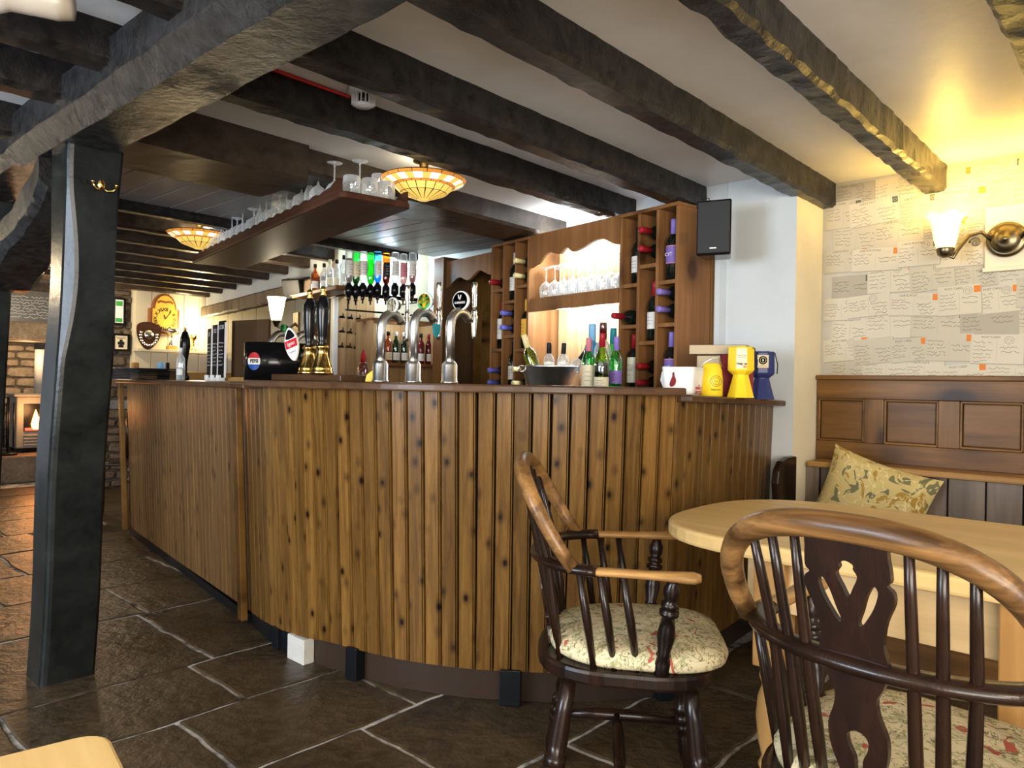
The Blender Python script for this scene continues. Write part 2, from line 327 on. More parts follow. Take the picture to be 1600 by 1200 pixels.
# flagstones, each its own slab
rows = [(-.9, -.35), (-.35, .2), (.2, .62), (.62, 1.02), (1.02, 1.43), (1.43, 1.98), (1.98, 2.445), (2.445, 2.894), (2.894, 3.69), (3.69, 4.25), (4.25, 4.85), (4.85, 5.5), (5.5, 6.1), (6.1, 6.75), (6.75, 7.4), (7.4, 8.1), (8.1, 8.7)]
fixed = {4: [.9, 1.86, 2.6], 5: [.62, 1.47, 2.35], 6: [.35, 1.06, 1.71, 2.5], 7: [.0, .67, 1.305, 2.1], 8: [-.3, .55, 1.41, 2.2]}
rd = random.Random(3)
for i, (q0, q1) in enumerate(rows):
    rmax = 3.6 if q1 < 1.5 else (2.75 if q1 < 2.2 else 1.5 + .2 * q1); rs = [-2.2]
    cuts = fixed.get(i)
    if cuts: rs += [-1.5, -.8 if cuts[0] > -.3 else -1.0] if cuts[0] > -.5 else []; rs += cuts
    else:
        x = -2.2 + rd.uniform(.3, .8)
        while x < rmax - .3: rs.append(x); x += rd.uniform(.55, 1.05)
    rs = sorted(rs) + [rmax]
    for r0, r1 in zip(rs[:-1], rs[1:]):
        g = .009; per = []; cc = AB((r0 + r1) / 2, (q0 + q1) / 2)
        crn = [(r0 + g, q0 + g), (r1 - g, q0 + g), (r1 - g, q1 - g), (r0 + g, q1 - g)]
        for k_ in range(4):
            a, b = crn[k_], crn[(k_ + 1) % 4]; n_ = max(3, int(math.hypot(b[0] - a[0], b[1] - a[1]) / .035))
            for j in range(n_):
                f = j / n_; p = AB(a[0] + (b[0] - a[0]) * f, a[1] + (b[1] - a[1]) * f); p += noise.noise_vector(p * 5) * .016 + noise.noise_vector(p * 23) * .006; per.append((p.x - cc.x, p.y - cc.y))
        area2 = sum(per[k_][0] * per[(k_ + 1) % len(per)][1] - per[(k_ + 1) % len(per)][0] * per[k_][1] for k_ in range(len(per)))
        if area2 < 0: per.reverse()
        inn = [(x * .985, y * .985) for x, y in per]; n_ = len(per); dz = rd.uniform(-.002, .002)
        mb = MB(); vs = [(x, y, -.02) for x, y in per] + [(x, y, -.003 + dz) for x, y in per] + [(x, y, dz) for x, y in inn]
        fs = [(k_, (k_ + 1) % n_, n_ + (k_ + 1) % n_, n_ + k_) for k_ in range(n_)] + [(n_ + k_, n_ + (k_ + 1) % n_, 2 * n_ + (k_ + 1) % n_, 2 * n_ + k_) for k_ in range(n_)]
        mb.add(vs, fs + [tuple(range(2 * n_, 3 * n_))]); mb.build('flagstone', 'flag', floor, loc=(cc.x, cc.y, 0))
ceil = struct(slab('ceiling', -3.2, 6.0, -2.2, 9.4, ZC, ZC + .1, 'plaster'))
wall_r = struct(slab('wall_right', RW, RW + .15, -2.2, QN, 0, ZC, 'paper'))
struct(slab('wall_nib', RN, RW + .15, QN, 2.3, 0, ZC, ['white', 'cream'], {2: 1}))  # return face in cream: warm lamp light put into its colour
struct(slabT('wall_back', 2.25, TR + .1, NB, NB + .12, 0, ZC, 'white'))
struct(slabT('wall_return', TR, TR + .12, NL, NB, 0, ZC, 'cream'))
struct(slab('wall_left', -3.2, -3.1, -2.2, 10.4, 0, ZC, 'white'))
zl = onpl(400, 462, NX, NL).z; zl2 = onpl(345, 478, NX, NL).z; ZL = (zl + zl2) / 2
struct(slabT('wall_lintel', TR + .12, 8.6, NL, NL + .12, ZL, ZC, 'white'))
struct(slabT('wall_recess', TR + .12, 8.6, NL + 1.2, NL + 1.3, 0, ZC, 'brownpanel'))
# far wall: rubble stone around the fireplace, cream boarding to the right
rb = onpl(207, 500, BX, QC).dot(AX); rs0 = onpl(140, 500, BX, QC).dot(AX); ro0 = onpl(-70, 600, BX, QF).dot(AX); ro1 = onpl(118, 600, BX, QF).dot(AX); zo = onpl(40, 532, BX, QF).z
wf = struct(slab('wall_far', rb, 5.2, QC, QC + .2, 0, ZC, 'cream'))
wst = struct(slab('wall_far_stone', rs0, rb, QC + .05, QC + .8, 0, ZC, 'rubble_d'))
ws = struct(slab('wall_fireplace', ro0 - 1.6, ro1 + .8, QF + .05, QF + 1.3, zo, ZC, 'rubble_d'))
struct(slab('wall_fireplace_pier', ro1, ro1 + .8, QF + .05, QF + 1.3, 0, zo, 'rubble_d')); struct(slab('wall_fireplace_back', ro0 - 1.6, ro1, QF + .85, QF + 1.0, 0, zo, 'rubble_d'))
rd = random.Random(5)
def stones(parent, r0, r1, z0, z1, q, hmin=.07, hmax=.13, mt='rubble'):
    z = z0
    while z < z1 - .03:
        h = min(rd.uniform(hmin, hmax), z1 - z); r = r0 - rd.uniform(0, .15)
        while r < r1:
            wd = rd.uniform(.16, .42); a, b = max(r, r0), min(r + wd, r1)
            if b - a > .05:
                c = AB((a + b) / 2, q, z + h / 2); mb = MB(); n_ = 10; out = []
                for ring, (s_, d_) in enumerate(((1, .0), (.97, -.03), (.8, -.045))):
                    for i in range(n_):
                        an = 2 * PI * i / n_ + .3; ex = .45
                        x = (abs(math.cos(an)) ** ex) * (1 if math.cos(an) > 0 else -1) * (b - a - .012) / 2 * s_; zz = (abs(math.sin(an)) ** ex) * (1 if math.sin(an) > 0 else -1) * (h - .012) / 2 * s_
                        p = AX * x + BX * d_; out.append((p.x + rd.uniform(-.004, .004), p.y, zz + rd.uniform(-.004, .004)))
                fs = [(k_ * n_ + i, k_ * n_ + (i + 1) % n_, (k_ + 1) * n_ + (i + 1) % n_, (k_ + 1) * n_ + i) for k_ in range(2) for i in range(n_)] + [tuple(range(2 * n_, 3 * n_))]
                mb.add(out, fs); mb.build('stone', mt, parent, loc=c)
            r += wd
        z += h
stones(ws, ro0, ro1 + .3, zo + .02, 2.03, QF + .05)
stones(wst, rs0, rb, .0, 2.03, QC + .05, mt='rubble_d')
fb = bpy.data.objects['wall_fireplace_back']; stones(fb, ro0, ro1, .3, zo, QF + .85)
for i in range(14):      # cream vertical boarding
    a = rb + .02 + i * .17; mb = MB(); c = AB(a + .083, QC - .008, 1.075); X = Matrix.Rotation(math.atan2(.740, .673), 4, 'Z')
    mb.box((0, 0, 0), (.164, .016, 2.14), 0, X); mb.build('plank', 'cream', wf, .003, loc=c)
# hearth and wooden lintel over the fire
hz = AB((ro0 + ro1) / 2, QF + .32, 0)
mb = MB(); X = Matrix.Rotation(math.atan2(.740, .673), 4, 'Z'); mb.box((0, 0, .14), (ro1 - ro0 - .02, 1.0, .28), 0, X)
tag(mb.build('hearth', 'rubble_d', bevel=.02, loc=hz), 'raised dark stone hearth under the wood stove', 'hearth')
p = AB((ro0 + ro1) / 2, QF - .06, zo + .10); tb = timber('fireplace_lintel', p - AX * ((ro1 - ro0) / 2 + .2), p + AX * ((ro1 - ro0) / 2 + .1), .16, .20, 'rubble', 'pale rough stone lintel over the fireplace opening', 'lintel', amp=.015)
# ---- beams
def joist(q0, q1, r0, r1, zb, label, group=None, m='beam', amp=.007, zt=ZC + .02):
    return timber('ceiling_beam', AB(r0, (q0 + q1) / 2, (zb + zt) / 2), AB(r1, (q0 + q1) / 2, (zb + zt) / 2), q1 - q0, zt - zb, m, label, 'beam', group, amp, 13, seg=.035)
MR = 1.03
joist(.25, .345, MR, RW, 2.03, 'rough black beam at top right corner of the ceiling', amp=.006)
joist(.79, .885, MR, RW, 2.03, 'rough hewn beam ending on the wallpaper left of the wall lamp', amp=.008)
joist(1.27, 1.375, MR, RW, 2.03, 'black ceiling beam ending over the white wall corner', amp=.005)
joist(1.79, 1.89, MR, 3.45, 2.03, 'black ceiling beam ending at the right hand wine rack top', amp=.005)
joist(2.21, 2.31, MR, 3.45, 2.03, 'black ceiling beam with red cable beside the smoke detector', amp=.006)
joist(2.84, 3.20, MR, 3.6, 2.04, 'wide dark boxed beam behind the stained glass ceiling lamp', m='darkbeam', amp=.002)
rbx = onpl(477, 235, BX, 2.83).dot(AX)
joist(2.80, 3.22, MR, rbx, 1.99, 'deep dark boxed beam end above the hanging glass shelf', m='darkbeam', amp=.001)
joist(4.19, 4.28, MR, 3.55, 2.03, 'thin black beam at the far edge of the grey planked ceiling', amp=.004)
for i in range(8):
    q = 4.68 + i * .46
    rend = (NL + .05 + .177 * q) / .984 if i else (NL + .4 + .177 * q) / .984
    joist(q, q + .10, MR, rend, 2.03, '%s dark joist beyond the grey planked ceiling, counting towards the clock' % ORD[i], 'far ceiling joists', 'darkbeam', .004)
for q, lb in ((1.8, 'black beam at far top left above the table corner'), (2.28, 'black beam left of the main beam under the pale lamp shade'), (2.68, 'second black beam left of the main beam'), (3.24, 'black beam left of the main beam just above the thick post')):
    joist(q, q + .10, -3.1, .86, 2.03, lb, amp=.006)
for i in range(6): joist(3.75 + i * .5, 3.85 + i * .5, -3.1, .86, 2.03, '%s dark joist left of the main beam behind the thick post' % ORD[i], 'left ceiling joists', amp=.004)
timber('main_beam', AB(.92, -1.5, 2.045), AB(.90, 3.33, 2.05), .27, .22, 'mainbeam', 'massive black hewn main beam carried by the thick post', 'beam', amp=.007, fs=3.2, ch=.055, seg=.03)
timber('main_beam', AB(.90, 3.33, 2.06), AB(.90, 9.1, 2.06), .25, .2, 'mainbeam', 'main beam section continuing behind the thick post to the fireplace', 'beam', amp=.015, fs=4, ch=.04)
# brace
timber('curved_brace', AB(.93, 3.10, 1.90), AB(.93, 4.05, 1.60), .22, .15, 'mainbeam', 'rough black brace between the two posts below the main beam', 'beam', amp=.018, fs=5, ch=.03, sag=-.03)
# ---- posts
def post(name, pts, label):
    # pts: list of (z, centre r, centre q, half a, half b, chamfer)
    vs = []; fs = []; c0 = AB(pts[0][1], pts[0][2]); N_ = 12
    for z, r, q, ha, hb, chf in pts:
        for x, y in ((-ha + .012, -hb), (ha - .012, -hb), (ha, -hb + .012), (ha, hb - .012), (ha - .012, hb), (-ha + .012, hb), (-ha, hb - .012), (-ha, -hb + chf + .012), (-ha + .004, -hb + chf), (-ha + chf * .5 + .004, -hb + chf * .5), (-ha + chf, -hb + .004), (-ha + chf + .012, -hb)):
            p = AB(r + x, q + y) - c0; vs.append((p.x, p.y, z))
    # reorder so the ring runs once round
    order = [11, 1, 2, 3, 4, 5, 6, 7, 8, 9, 10]
    K = len(order); vs = [vs[i * N_ + j] for i in range(len(pts)) for j in order]
    for i in range(len(pts) - 1):
        for j in range(K): fs.append((i * K + j, i * K + (j + 1) % K, (i + 1) * K + (j + 1) % K, (i + 1) * K + j))
    fs += [tuple(range(K - 1, -1, -1)), tuple(range((len(pts) - 1) * K, len(pts) * K))]
    o = MB().add(vs, fs).build(name, 'post', loc=c0); return o
b0 = atZ(62, 1075, 0); r0, q0 = b0.dot(AX), b0.dot(BX); tp = onpl(112, 232, AX, r0 + .01); dq = tp.dot(BX) - q0
pp = []
for i in range(61):
    z = 1.95 * i / 60; f = i / 60
    chf = .010 + .020 * max(0, math.sin(PI * min(1, max(0, (z - 1.18) / .62)))) ** 1.2
    pp.append((z - .003 if i == 0 else z, r0 + .093 + .004 * math.sin(z * 6), q0 + .088 + dq * f, .093 - .010 * math.sin(PI * min(1, max(0, (z - 1.2) / .7))), .088, chf))
po = post('support_post', pp, ''); tag(po, 'thick black chamfered post with brass coat hook', 'post')
pr, pq = po.location.dot(AX), po.location.dot(BX)
p2 = post('support_post', [(z, .92, 4.53 + z * -.14, .09, .09, .015) for z in [0, .5, 1, 1.5, 1.96]], ''); tag(p2, 'black post cut by the left edge of the picture', 'post')
# ---- plank ceiling over the bar
pc = thing('planked_ceiling_panel', 'glossy grey painted plank panel on the ceiling above the bar', 'ceiling panel', AB(MR, 3.2, 2.095))
M['plankgrey'] = plaster('grey_gloss_plank', (.33, .32, .31), 3, .12, .40)
for i in range(19):
    mb = MB(); X = Matrix.Rotation(math.atan2(.740, .673), 4, 'Z'); c = AX * (.07 + i * .14) + BX * .49
    mb.box((c.dot(AX), c.dot(BX), 0), (.134, .97, .03), 0, X); mb.build('plank', 'plankgrey', pc, .003)
# ================================================================== BAR
path_ctrl = [(-2.75, 5.35), (-2.2, 4.665), (-1.7, 4.045), (-1.2, 3.42)]
curve_ctrl = [(-1.2, 3.42), (-1.14, 3.33), (-.99, 3.13), (-.82, 2.955), (-.652, 2.84), (-.551, 2.778), (-.374, 2.69), (-.148, 2.623), (0, 2.607), (.169, 2.596), (.38, 2.618), (.575, 2.67)]
side_ctrl = [(.575, 2.67), (1.214, 3.487)]
def resample(pts, step):
    pts = [Vector((p[0], p[1], 0)) for p in pts]; fine = []
    for i in range(len(pts) - 1):
        a, b = pts[max(i - 1, 0)], pts[i]; c, d = pts[i + 1], pts[min(i + 2, len(pts) - 1)]
        for j in range(20):
            t = j / 20; fine.append(.5 * ((2 * b) + (c - a) * t + (2 * a - 5 * b + 4 * c - d) * t * t + (3 * b - a - 3 * c + d) * t ** 3))
    fine.append(pts[-1]); L = [0]
    for i in range(1, len(fine)): L.append(L[-1] + (fine[i] - fine[i - 1]).length)
    n = max(1, round(L[-1] / step)); out = []; k_ = 0
    for i in range(n + 1):
        s = L[-1] * i / n
        while k_ < len(L) - 2 and L[k_ + 1] < s: k_ += 1
        f = (s - L[k_]) / max(1e-9, L[k_ + 1] - L[k_]); out.append(fine[k_].lerp(fine[k_ + 1], f))
    return out
ZT = 1.10
bar = thing('bar_counter', 'curved bar front of vertical varnished pine boards', 'bar counter', (-.6, 3.4, 0))
bo = Vector(bar.location)
mb = MB(); wb, tb_ = 1.0, .018
prof = [(-.5, .006), (-.5, .018), (.5, .018), (.5, .006), (.47, .0), (.43, .0), (.395, .010), (.36, 0), (-.47, .0)]
mb.add([(x, y, z) for z in (0, 1) for x, y in prof], [tuple(range(9)), tuple(range(17, 8, -1))] + [(i, i + 9, (i + 1) % 9 + 9, (i + 1) % 9) for i in range(9)])
bm_f = mb.mesh('board', 'boards'); bm_s = mb.mesh('board', 'boards_side')
def boards(pts, zb, flare, me):
    for i in range(len(pts) - 1):
        a, b = pts[i], pts[i + 1]; d = b - a; wd = d.length; d.normalize(); nrm = Vector((d.y, -d.x, 0)); mid = (a + b) / 2; z0 = zb((a + b) / 2)
        o = bpy.data.objects.new('board', me); COL.objects.link(o); o.parent = bar
        tl = nrm * flare; ex = d * (wd * .935); ez = tl + Vector((0, 0, ZT - z0)); ey = (-nrm)
        mm = Matrix((( ex.x, ey.x, ez.x, mid.x - bo.x), (ex.y, ey.y, ez.y, mid.y - bo.y), (0, 0, ez.z, z0), (0, 0, 0, 1)))
        o.matrix_basis = mm
P1 = resample(path_ctrl, .066); P2 = resample(curve_ctrl, .0635); P3 = resample(side_ctrl, .078)
zl_ = lambda p: .03 + .03 * min(1, max(0, (5.35 - p.y) / 1.93))
zc_ = lambda p: .06 + .058 * min(1, max(0, (p.x + 1.2) / .5))
boards(P1, zl_, .085, bm_s); boards(P2, zc_, .085, bm_f); boards(P3, lambda p: .118, .05, bm_f)
def nrm_at(pts, i):
    d = pts[min(i + 1, len(pts) - 1)] - pts[max(i - 1, 0)]; d.normalize(); return Vector((d.y, -d.x, 0))
def strip(pts, o0, o1, z0, z1, org, zf=None):      # closed ribbon solid between two offsets of a path (o>0 outwards)
    mb = MB(); vs = []; n = len(pts)
    for i, p in enumerate(pts):
        nn = nrm_at(pts, i); dz = zf(i / (n - 1)) if zf else 0
        for o_, z in ((o0, z0), (o1, z0), (o1, z1), (o0, z1)): q = p + nn * o_ - org; vs.append((q.x, q.y, z + dz))
    fs = [(i * 4 + j, i * 4 + (j + 1) % 4, i * 4 + 4 + (j + 1) % 4, i * 4 + 4 + j) for i in range(n - 1) for j in range(4)] + [(3, 2, 1, 0), (4 * n - 4, 4 * n - 3, 4 * n - 2, 4 * n - 1)]
    return mb.add(vs, fs)
o0 = Vector((bo.x, bo.y, 0))
strip(P1 + P2[1:], -.10, -.06, .0, ZT, o0).build('leak_block_panel', 'ink', bar); strip(P3, -.10, -.06, .0, ZT, o0).build('leak_block_panel', 'ink', bar)  # black sheet added behind the boards to stop light leaks, darkens their gaps
strip(P2, -.055, -.035, .0, .13, o0).build('kick_panel', 'kick', bar); strip(P3, -.055, -.035, .0, .13, o0).build('kick_panel', 'kick', bar)
strip(P1, -.02, .006, .0, .045, o0).build('skirting', 'blackpaint', bar); strip(P2[:9], -.03, -.008, .0, .11, o0).build('skirting', 'blackpaint', bar)
def bblock(u, v, wd, dp, h, m, name):
    p = atZ(u, v, 0); best = min(range(len(P2)), key=lambda i: (P2[i] - p).length); nn = nrm_at(P2, best); q = P2[best]
    a = math.atan2(-nn.x * 0 + (P2[min(best + 1, len(P2) - 1)] - P2[best - 1]).y, (P2[min(best + 1, len(P2) - 1)] - P2[best - 1]).x)
    MB().box((0, 0, h / 2), (wd, dp, h), 0).build(name, m, bar, .003, loc=(q.x - bo.x - nn.x * .01, q.y - bo.y - nn.y * .01, 0), rz=a)
bblock(560, 1063, .055, .05, .125, 'blackpaint', 'foot_block'); bblock(797, 1100, .075, .05, .125, 'blackpaint', 'foot_block'); bblock(1030, 1085, .06, .05, .125, 'blackpaint', 'foot_block')
M['oldwhite'] = plaster('chipped_white_paint', (.62, .60, .55), 25, .3)
bblock(498, 1025, .12, .05, .10, 'oldwhite', 'white_block'); bblock(450, 1005, .05, .04, .09, 'blackpaint', 'foot_block')
# end post and corner post
for (x, y), m_, wd in (((-2.765, 5.36), 'boards', .05), ((-1.2, 3.415), 'boards', .055)):
    nn = Vector((-.77, -.63, 0)); c = Vector((x, y, 0)) - o0
    mb = MB(); mb.box((0, 0, 0), (wd, .03, 1)); o = mb.build('corner_post', m_, bar, .004); d = Vector((.63, -.77, 0))
    ez = nn * .085 + Vector((0, 0, ZT - .03)); cc = c + nn * (.012 + .042) ; o.matrix_basis = Matrix(((d.x, nn.x, ez.x, cc.x), (d.y, nn.y, ez.y, cc.y), (0, 0, ez.z, .03 + (ZT - .03) / 2), (0, 0, 0, 1)))
# end boards at the far end of the bar
strip([Vector((-2.35, 5.72, 0)), Vector((-2.78, 5.37, 0))], 0, .02, .02, ZT, o0).build('end_panel', 'boards_side', bar)
# counter tops
ct = tag(strip(P1 + P2[1:5], -.42, .118, ZT - .006, ZT + .020, Vector((0, 0, 0))).build('oak_worktop', 'bartop', bevel=.006), 'long dark oak bar top running to the far end', 'counter')
ct2 = tag(strip(P2[4:], -.42, .118, ZT + .004, ZT + .032, Vector((0, 0, 0))).build('oak_worktop', 'bartop', bevel=.006), 'curved dark oak bar top under the beer taps', 'counter')
ct3 = tag(strip(P3, -.46, .085, ZT - .018, ZT + .008, Vector((0, 0, 0)), lambda f: -.028 * f).build('oak_worktop', 'bartop', bevel=.006), 'short dark bar top section with books and charity boxes', 'counter')
ZB = ZT + .032
# ================================================================== WALLPAPER PRINT (flat print on the right wall)
def LW(u, v, r):
    p = onpl(u, v, AX, r); return QN - p.dot(BX), p.z
WO = AB(RW, QN, 0)
rd = random.Random(21); mb = MB(); yy = -.0006
def quad(mb, x, z, w_, h_, y, m, a=0):
    c, s = math.cos(a), math.sin(a)
    mb.add([(x + dx * c - dz * s, y, z + dx * s + dz * c) for dx, dz in ((-w_ / 2, -h_ / 2), (w_ / 2, -h_ / 2), (w_ / 2, h_ / 2), (-w_ / 2, h_ / 2))], [(0, 1, 2, 3)], m)
def ring(mb, x, z, r_, w_, y, m, n=18): mb.ribbon([(x + r_ * math.cos(2 * PI * i / n), y, z + r_ * math.sin(2 * PI * i / n)) for i in range(n + 1)], w_, m)
def card(mb, x, z, w_, h_, a, lay, sd):
    r_ = random.Random(sd); y = yy - lay * .0003
    quad(mb, x + .003, z - .004, w_ + .002, h_ + .002, y + .00008, 1, a); quad(mb, x, z, w_, h_, y, r_.choice([0, 0, 2, 2, 0, 1]), a)  # darker offset quad is a drop shadow drawn under the card
    X = Matrix.Translation((x, 0, z)) @ Matrix.Rotation(-a, 4, 'Y'); y2 = y - .00015; ink = 3
    for f, ln in ((-.48, 1),): mb.ribbon([(f * w_, y2, -h_ * .48), (f * w_, y2, h_ * .48)], .0008, 4, X)
    mb.ribbon([(-.0 * w_, y2, -h_ * .42), (.0 * w_, y2, h_ * .25)], .0010, 4, X)
    for k_ in range(r_.randint(4, 6)): scribble(mb, -.45 * w_, -.04 * w_ - r_.random() * .1 * w_, h_ * (.22 - .13 * k_), .0085, .0016, ink, y2, X, r_.random())
    for k_ in range(r_.randint(2, 4)): scribble(mb, .05 * w_ + .03 * k_ * w_, .42 * w_, h_ * (.05 - .15 * k_), .010, .0018, ink, y2, X, r_.random())
    st = r_.random(); sx_, sz_ = w_ * .42, h_ * .33
    if st < .42: quadX(mb, X, sx_, sz_, .025, .028, y2, 5); ringX(mb, X, sx_, sz_, .006, .0012, y2 - .0001, 4)
    elif st < .72: quadX(mb, X, sx_, sz_, .024, .029, y2, 6); ringX(mb, X, sx_, sz_, .006, .0012, y2 - .0001, 4)
    if r_.random() < .55:
        cx_ = w_ * r_.uniform(.12, .28); ringX(mb, X, cx_, h_ * .3, .017, .0011, y2, 3); ringX(mb, X, cx_, h_ * .3, .010, .0009, y2, 3); scribble(mb, cx_ - .008, cx_ + .010, h_ * .3, .005, .001, 3, y2, X, 5)
    if r_.random() < .35:
        for k_ in range(3): mb.ribbon([(w_ * (.02 + .3 * i / 12), y2, h_ * .36 - k_ * .006 + .002 * math.sin(i * 1.5)) for i in range(13)], .0006, 4, X)
    if r_.random() < .55: text(mb, r_.choice(['POST CARD', 'CARTE POSTALE', 'POST CARD', 'CARTE POST']), .013, X @ FR(-.12 * w_, y2, h_ * .40), 3, extr=0)
def quadX(mb, X, x, z, w_, h_, y, m): mb.add([(x + dx, y, z + dz) for dx, dz in ((-w_ / 2, -h_ / 2), (w_ / 2, -h_ / 2), (w_ / 2, h_ / 2), (-w_ / 2, h_ / 2))], [(0, 1, 2, 3)], m, False, X)
def ringX(mb, X, x, z, r_, w_, y, m, n=18): mb.ribbon([(x + r_ * math.cos(2 * PI * i / n), y, z + r_ * math.sin(2 * PI * i / n)) for i in range(n + 1)], w_, m, X)
z = 1.16; row = 0; nc = 0
while z < ZC - .03:
    x = .05 - .09 * (row % 2)
    while x < 1.75:
        w_ = rd.uniform(.155, .225); h_ = rd.uniform(.10, .14)
        cx_ = max(x + w_ / 2, w_ / 2 + .012); zz = min(z + h_ / 2 + rd.uniform(-.012, .012), ZC - h_ / 2 - .012)
        card(mb, cx_, zz, w_, h_, rd.uniform(-.06, .09), (nc % 5) + 1 + 6 * (row % 2), nc); nc += 1; x += w_ * rd.uniform(.86, 1.0)
    z += .108; row += 1
wp = mb.build('wallpaper_print', ['pap_card', 'pap_dk', 'pap_card2', 'pap_ink', 'pap_line', 'pap_stamp', 'pap_green'], wall_r, loc=WO, rz=ROTA)
# ================================================================== SETTLE against the right wall
be = thing('settle_bench', 'brown panelled settle bench along the wallpapered wall', 'bench', AB(RW - .001, QN, 0), ROTA)
def bx(mb, x0, x1, y0, y1, z0, z1, m=0): return mb.box(((x0 + x1) / 2, (y0 + y1) / 2, (z0 + z1) / 2), (x1 - x0, y1 - y0, z1 - z0), m)
RP = 3.69; yp = RP - RW
zt = LW(1262, 586, RP)[1]; zp1 = LW(1300, 622, RP)[1]; zp0 = LW(1300, 689, RP)[1]; zn = LW(1290, 722, 3.53)[1]
XE = 1.9
bx(MB(), 0.003, XE, yp - .02, -.002, zt - .022, zt).build('cap_rail', 'settle', be, .005)
bx(MB(), 0.003, XE, yp, -.002, zp1, zt - .022).build('top_rail', 'settle', be, .003)
bx(MB(), 0.003, XE, yp, -.002, zn, zp0).build('bottom_rail', 'settle', be, .003)
bx(MB(), 0.003, XE, -.015, -.002, zp0, zp1).build('backing', 'settle', be)
us = [(1256, 1277), (1350, 1380), (1466, 1499), (1600, 1640)]; xs = [(LW(a, 655, RP)[0], LW(b, 655, RP)[0]) for a, b in us]; xs[0] = (.003, xs[0][1])
xs += [(xs[3][0] + .31 * k_, xs[3][0] + .31 * k_ + .085) for k_ in (1, 2, 3)]
for a, b in xs: bx(MB(), a, b, yp, -.014, zp0, zp1).build('stile', 'settle_v', be, .003)
for (a, b), (c, d) in zip(xs[:-1], xs[1:]):
    pn_ = bx(MB(), b + .012, c - .012, yp + .018, -.013, zp0 + .012, zp1 - .012).build('panel', 'settle', be, .004)
    for zz in (zp0, zp1 - .010): bx(MB(), b, c, yp + .006, -.013, zz, zz + .010).build('moulding', 'settle', pn_, .003)
    for x_ in (b, c - .010): bx(MB(), x_, x_ + .010, yp + .006, -.013, zp0, zp1).build('moulding', 'settle', pn_, .003)
yn = 3.53 - RW
M['nosing'] = wood('honey_pine_nosing', (.20, .10, .03), (.42, .23, .075), .3, 'x', 9)
bx(MB(), -.0 + .02, XE, yn, -.002, zn - .028, zn).build('ledge', 'nosing', be, .008)
pe = [(1237, 1279), (1282, 1323), (1327, 1373), (1376, 1423), (1427, 1479), (1482, 1539), (1542, 1598)]
xp = [(LW(a, 765, 3.57)[0], LW(b, 765, 3.57)[0]) for a, b in pe]; dw = .135
while xp[-1][1] < XE - .1: xp.append((xp[-1][1] + .006, xp[-1][1] + dw))
for a, b in xp: bx(MB(), a, b, 3.57 - RW, 3.59 - RW, .42, zn - .028).build('slat', 'slat', be, .003)
bx(MB(), xp[0][0], XE, 3.592 - RW, 3.60 - RW, .42, zn - .028).build('back_board', 'chairdark', be)
bx(MB(), .03, XE, 3.14 - RW, 3.58 - RW, .40, .44).build('seat', 'settle', be, .006); bx(MB(), .03, XE, 3.17 - RW, 3.20 - RW, .0, .40).build('seat_front', 'settle', be)
prof = [(-.01, .0), (-.01, zn - .01)] ; ztop = LW(1255, 712, 3.45)[1]
prof += [(-.24, ztop), (-.42, ztop + .0), (-.49, ztop - .015), (-.53, ztop - .05), (-.545, ztop - .11), (-.53, ztop - .2), (-.50, .5), (-.52, .42), (-.52, 0)]
X = Matrix(((0, 0, 1, -.012), (1, 0, 0, 0), (0, 1, 0, 0), (0, 0, 0, 1)))
prof2 = [(-.335, .0), (-.335, ztop)] + prof[3:]
o_ = MB().prism(prof2, .0, .035, 0, X).build('bench_end', 'chairdark', be, .008)
# cushion
cl, cr_ = onpl(1285, 770, AX, 3.52), onpl(1465, 800, AX, 3.52)
cu = MB(); n_ = 18; vs = []; fs = []
def pil(i, j, s): 
    x, y = 2 * i / n_ - 1, 2 * j / n_ - 1; k_ = (1 - x ** 4) * (1 - y ** 4); pinch = 1 - .07 * (1 - x * x) * abs(y) ** 3 - 0; px = x * .23 * (1 - .08 * (1 - y * y)); py = y * .20 * (1 - .10 * (1 - x * x))
    return (px, s * .062 * max(k_, 0) ** .5, py)
for s in (-1, 1):
    o_ = len(vs); vs += [pil(i, j, s) for i in range(n_ + 1) for j in range(n_ + 1)]
    for i in range(n_):
        for j in range(n_):
            f = (o_ + i * (n_ + 1) + j, o_ + (i + 1) * (n_ + 1) + j, o_ + (i + 1) * (n_ + 1) + j + 1, o_ + i * (n_ + 1) + j + 1); fs.append(f if s < 0 else f[::-1])
cu.add(vs, fs, 0, True); pc_ = onpl(1360, 800, AX, 3.47)
co = cu.build('cushion', 'goldfloral', loc=(pc_.x, pc_.y, .635)); co.rotation_euler = (-.22, .28, ROTA); tag(co, 'gold leaf patterned cushion leaning on the settle', 'cushion')
# ================================================================== OVAL PINE TABLE
tq, tr = 1.15, 2.165
ta = thing('pine_table', 'light pine table with rounded end in front of the settle', 'table', AB(tr, tq, 0), ROTA)
ol = []; hw = .415; Lr = .42
for i in range(25):
    a = PI / 2 + PI * i / 24; ex = .72; c, s = math.cos(a), math.sin(a); ol.append((Lr - Lr * abs(c) ** ex, hw * (abs(s) ** ex) * (1 if s > 0 else -1)))
ol += [(1.75, -hw), (1.75, hw)]
MB().prism(ol, .710, .752, 0).build('tabletop', 'pine', ta, .010)
x0, x1, yh = .34, 1.58, .345
for y in (-yh, yh): bx(MB(), x0, x1, y - .012, y + .012, .58, .71).build('apron', 'pine_a', ta, .002)
for x in (x0, x1): bx(MB(), x - .012, x + .012, -yh, yh, .58, .71).build('apron', 'pine_a', ta, .002)
lp = [(.030, .43), (.034, .41), (.026, .39), (.036, .36), (.040, .31), (.034, .25), (.024, .21), (.034, .19), (.026, .17), (.032, .13), (.022, .03), (.026, .0)]
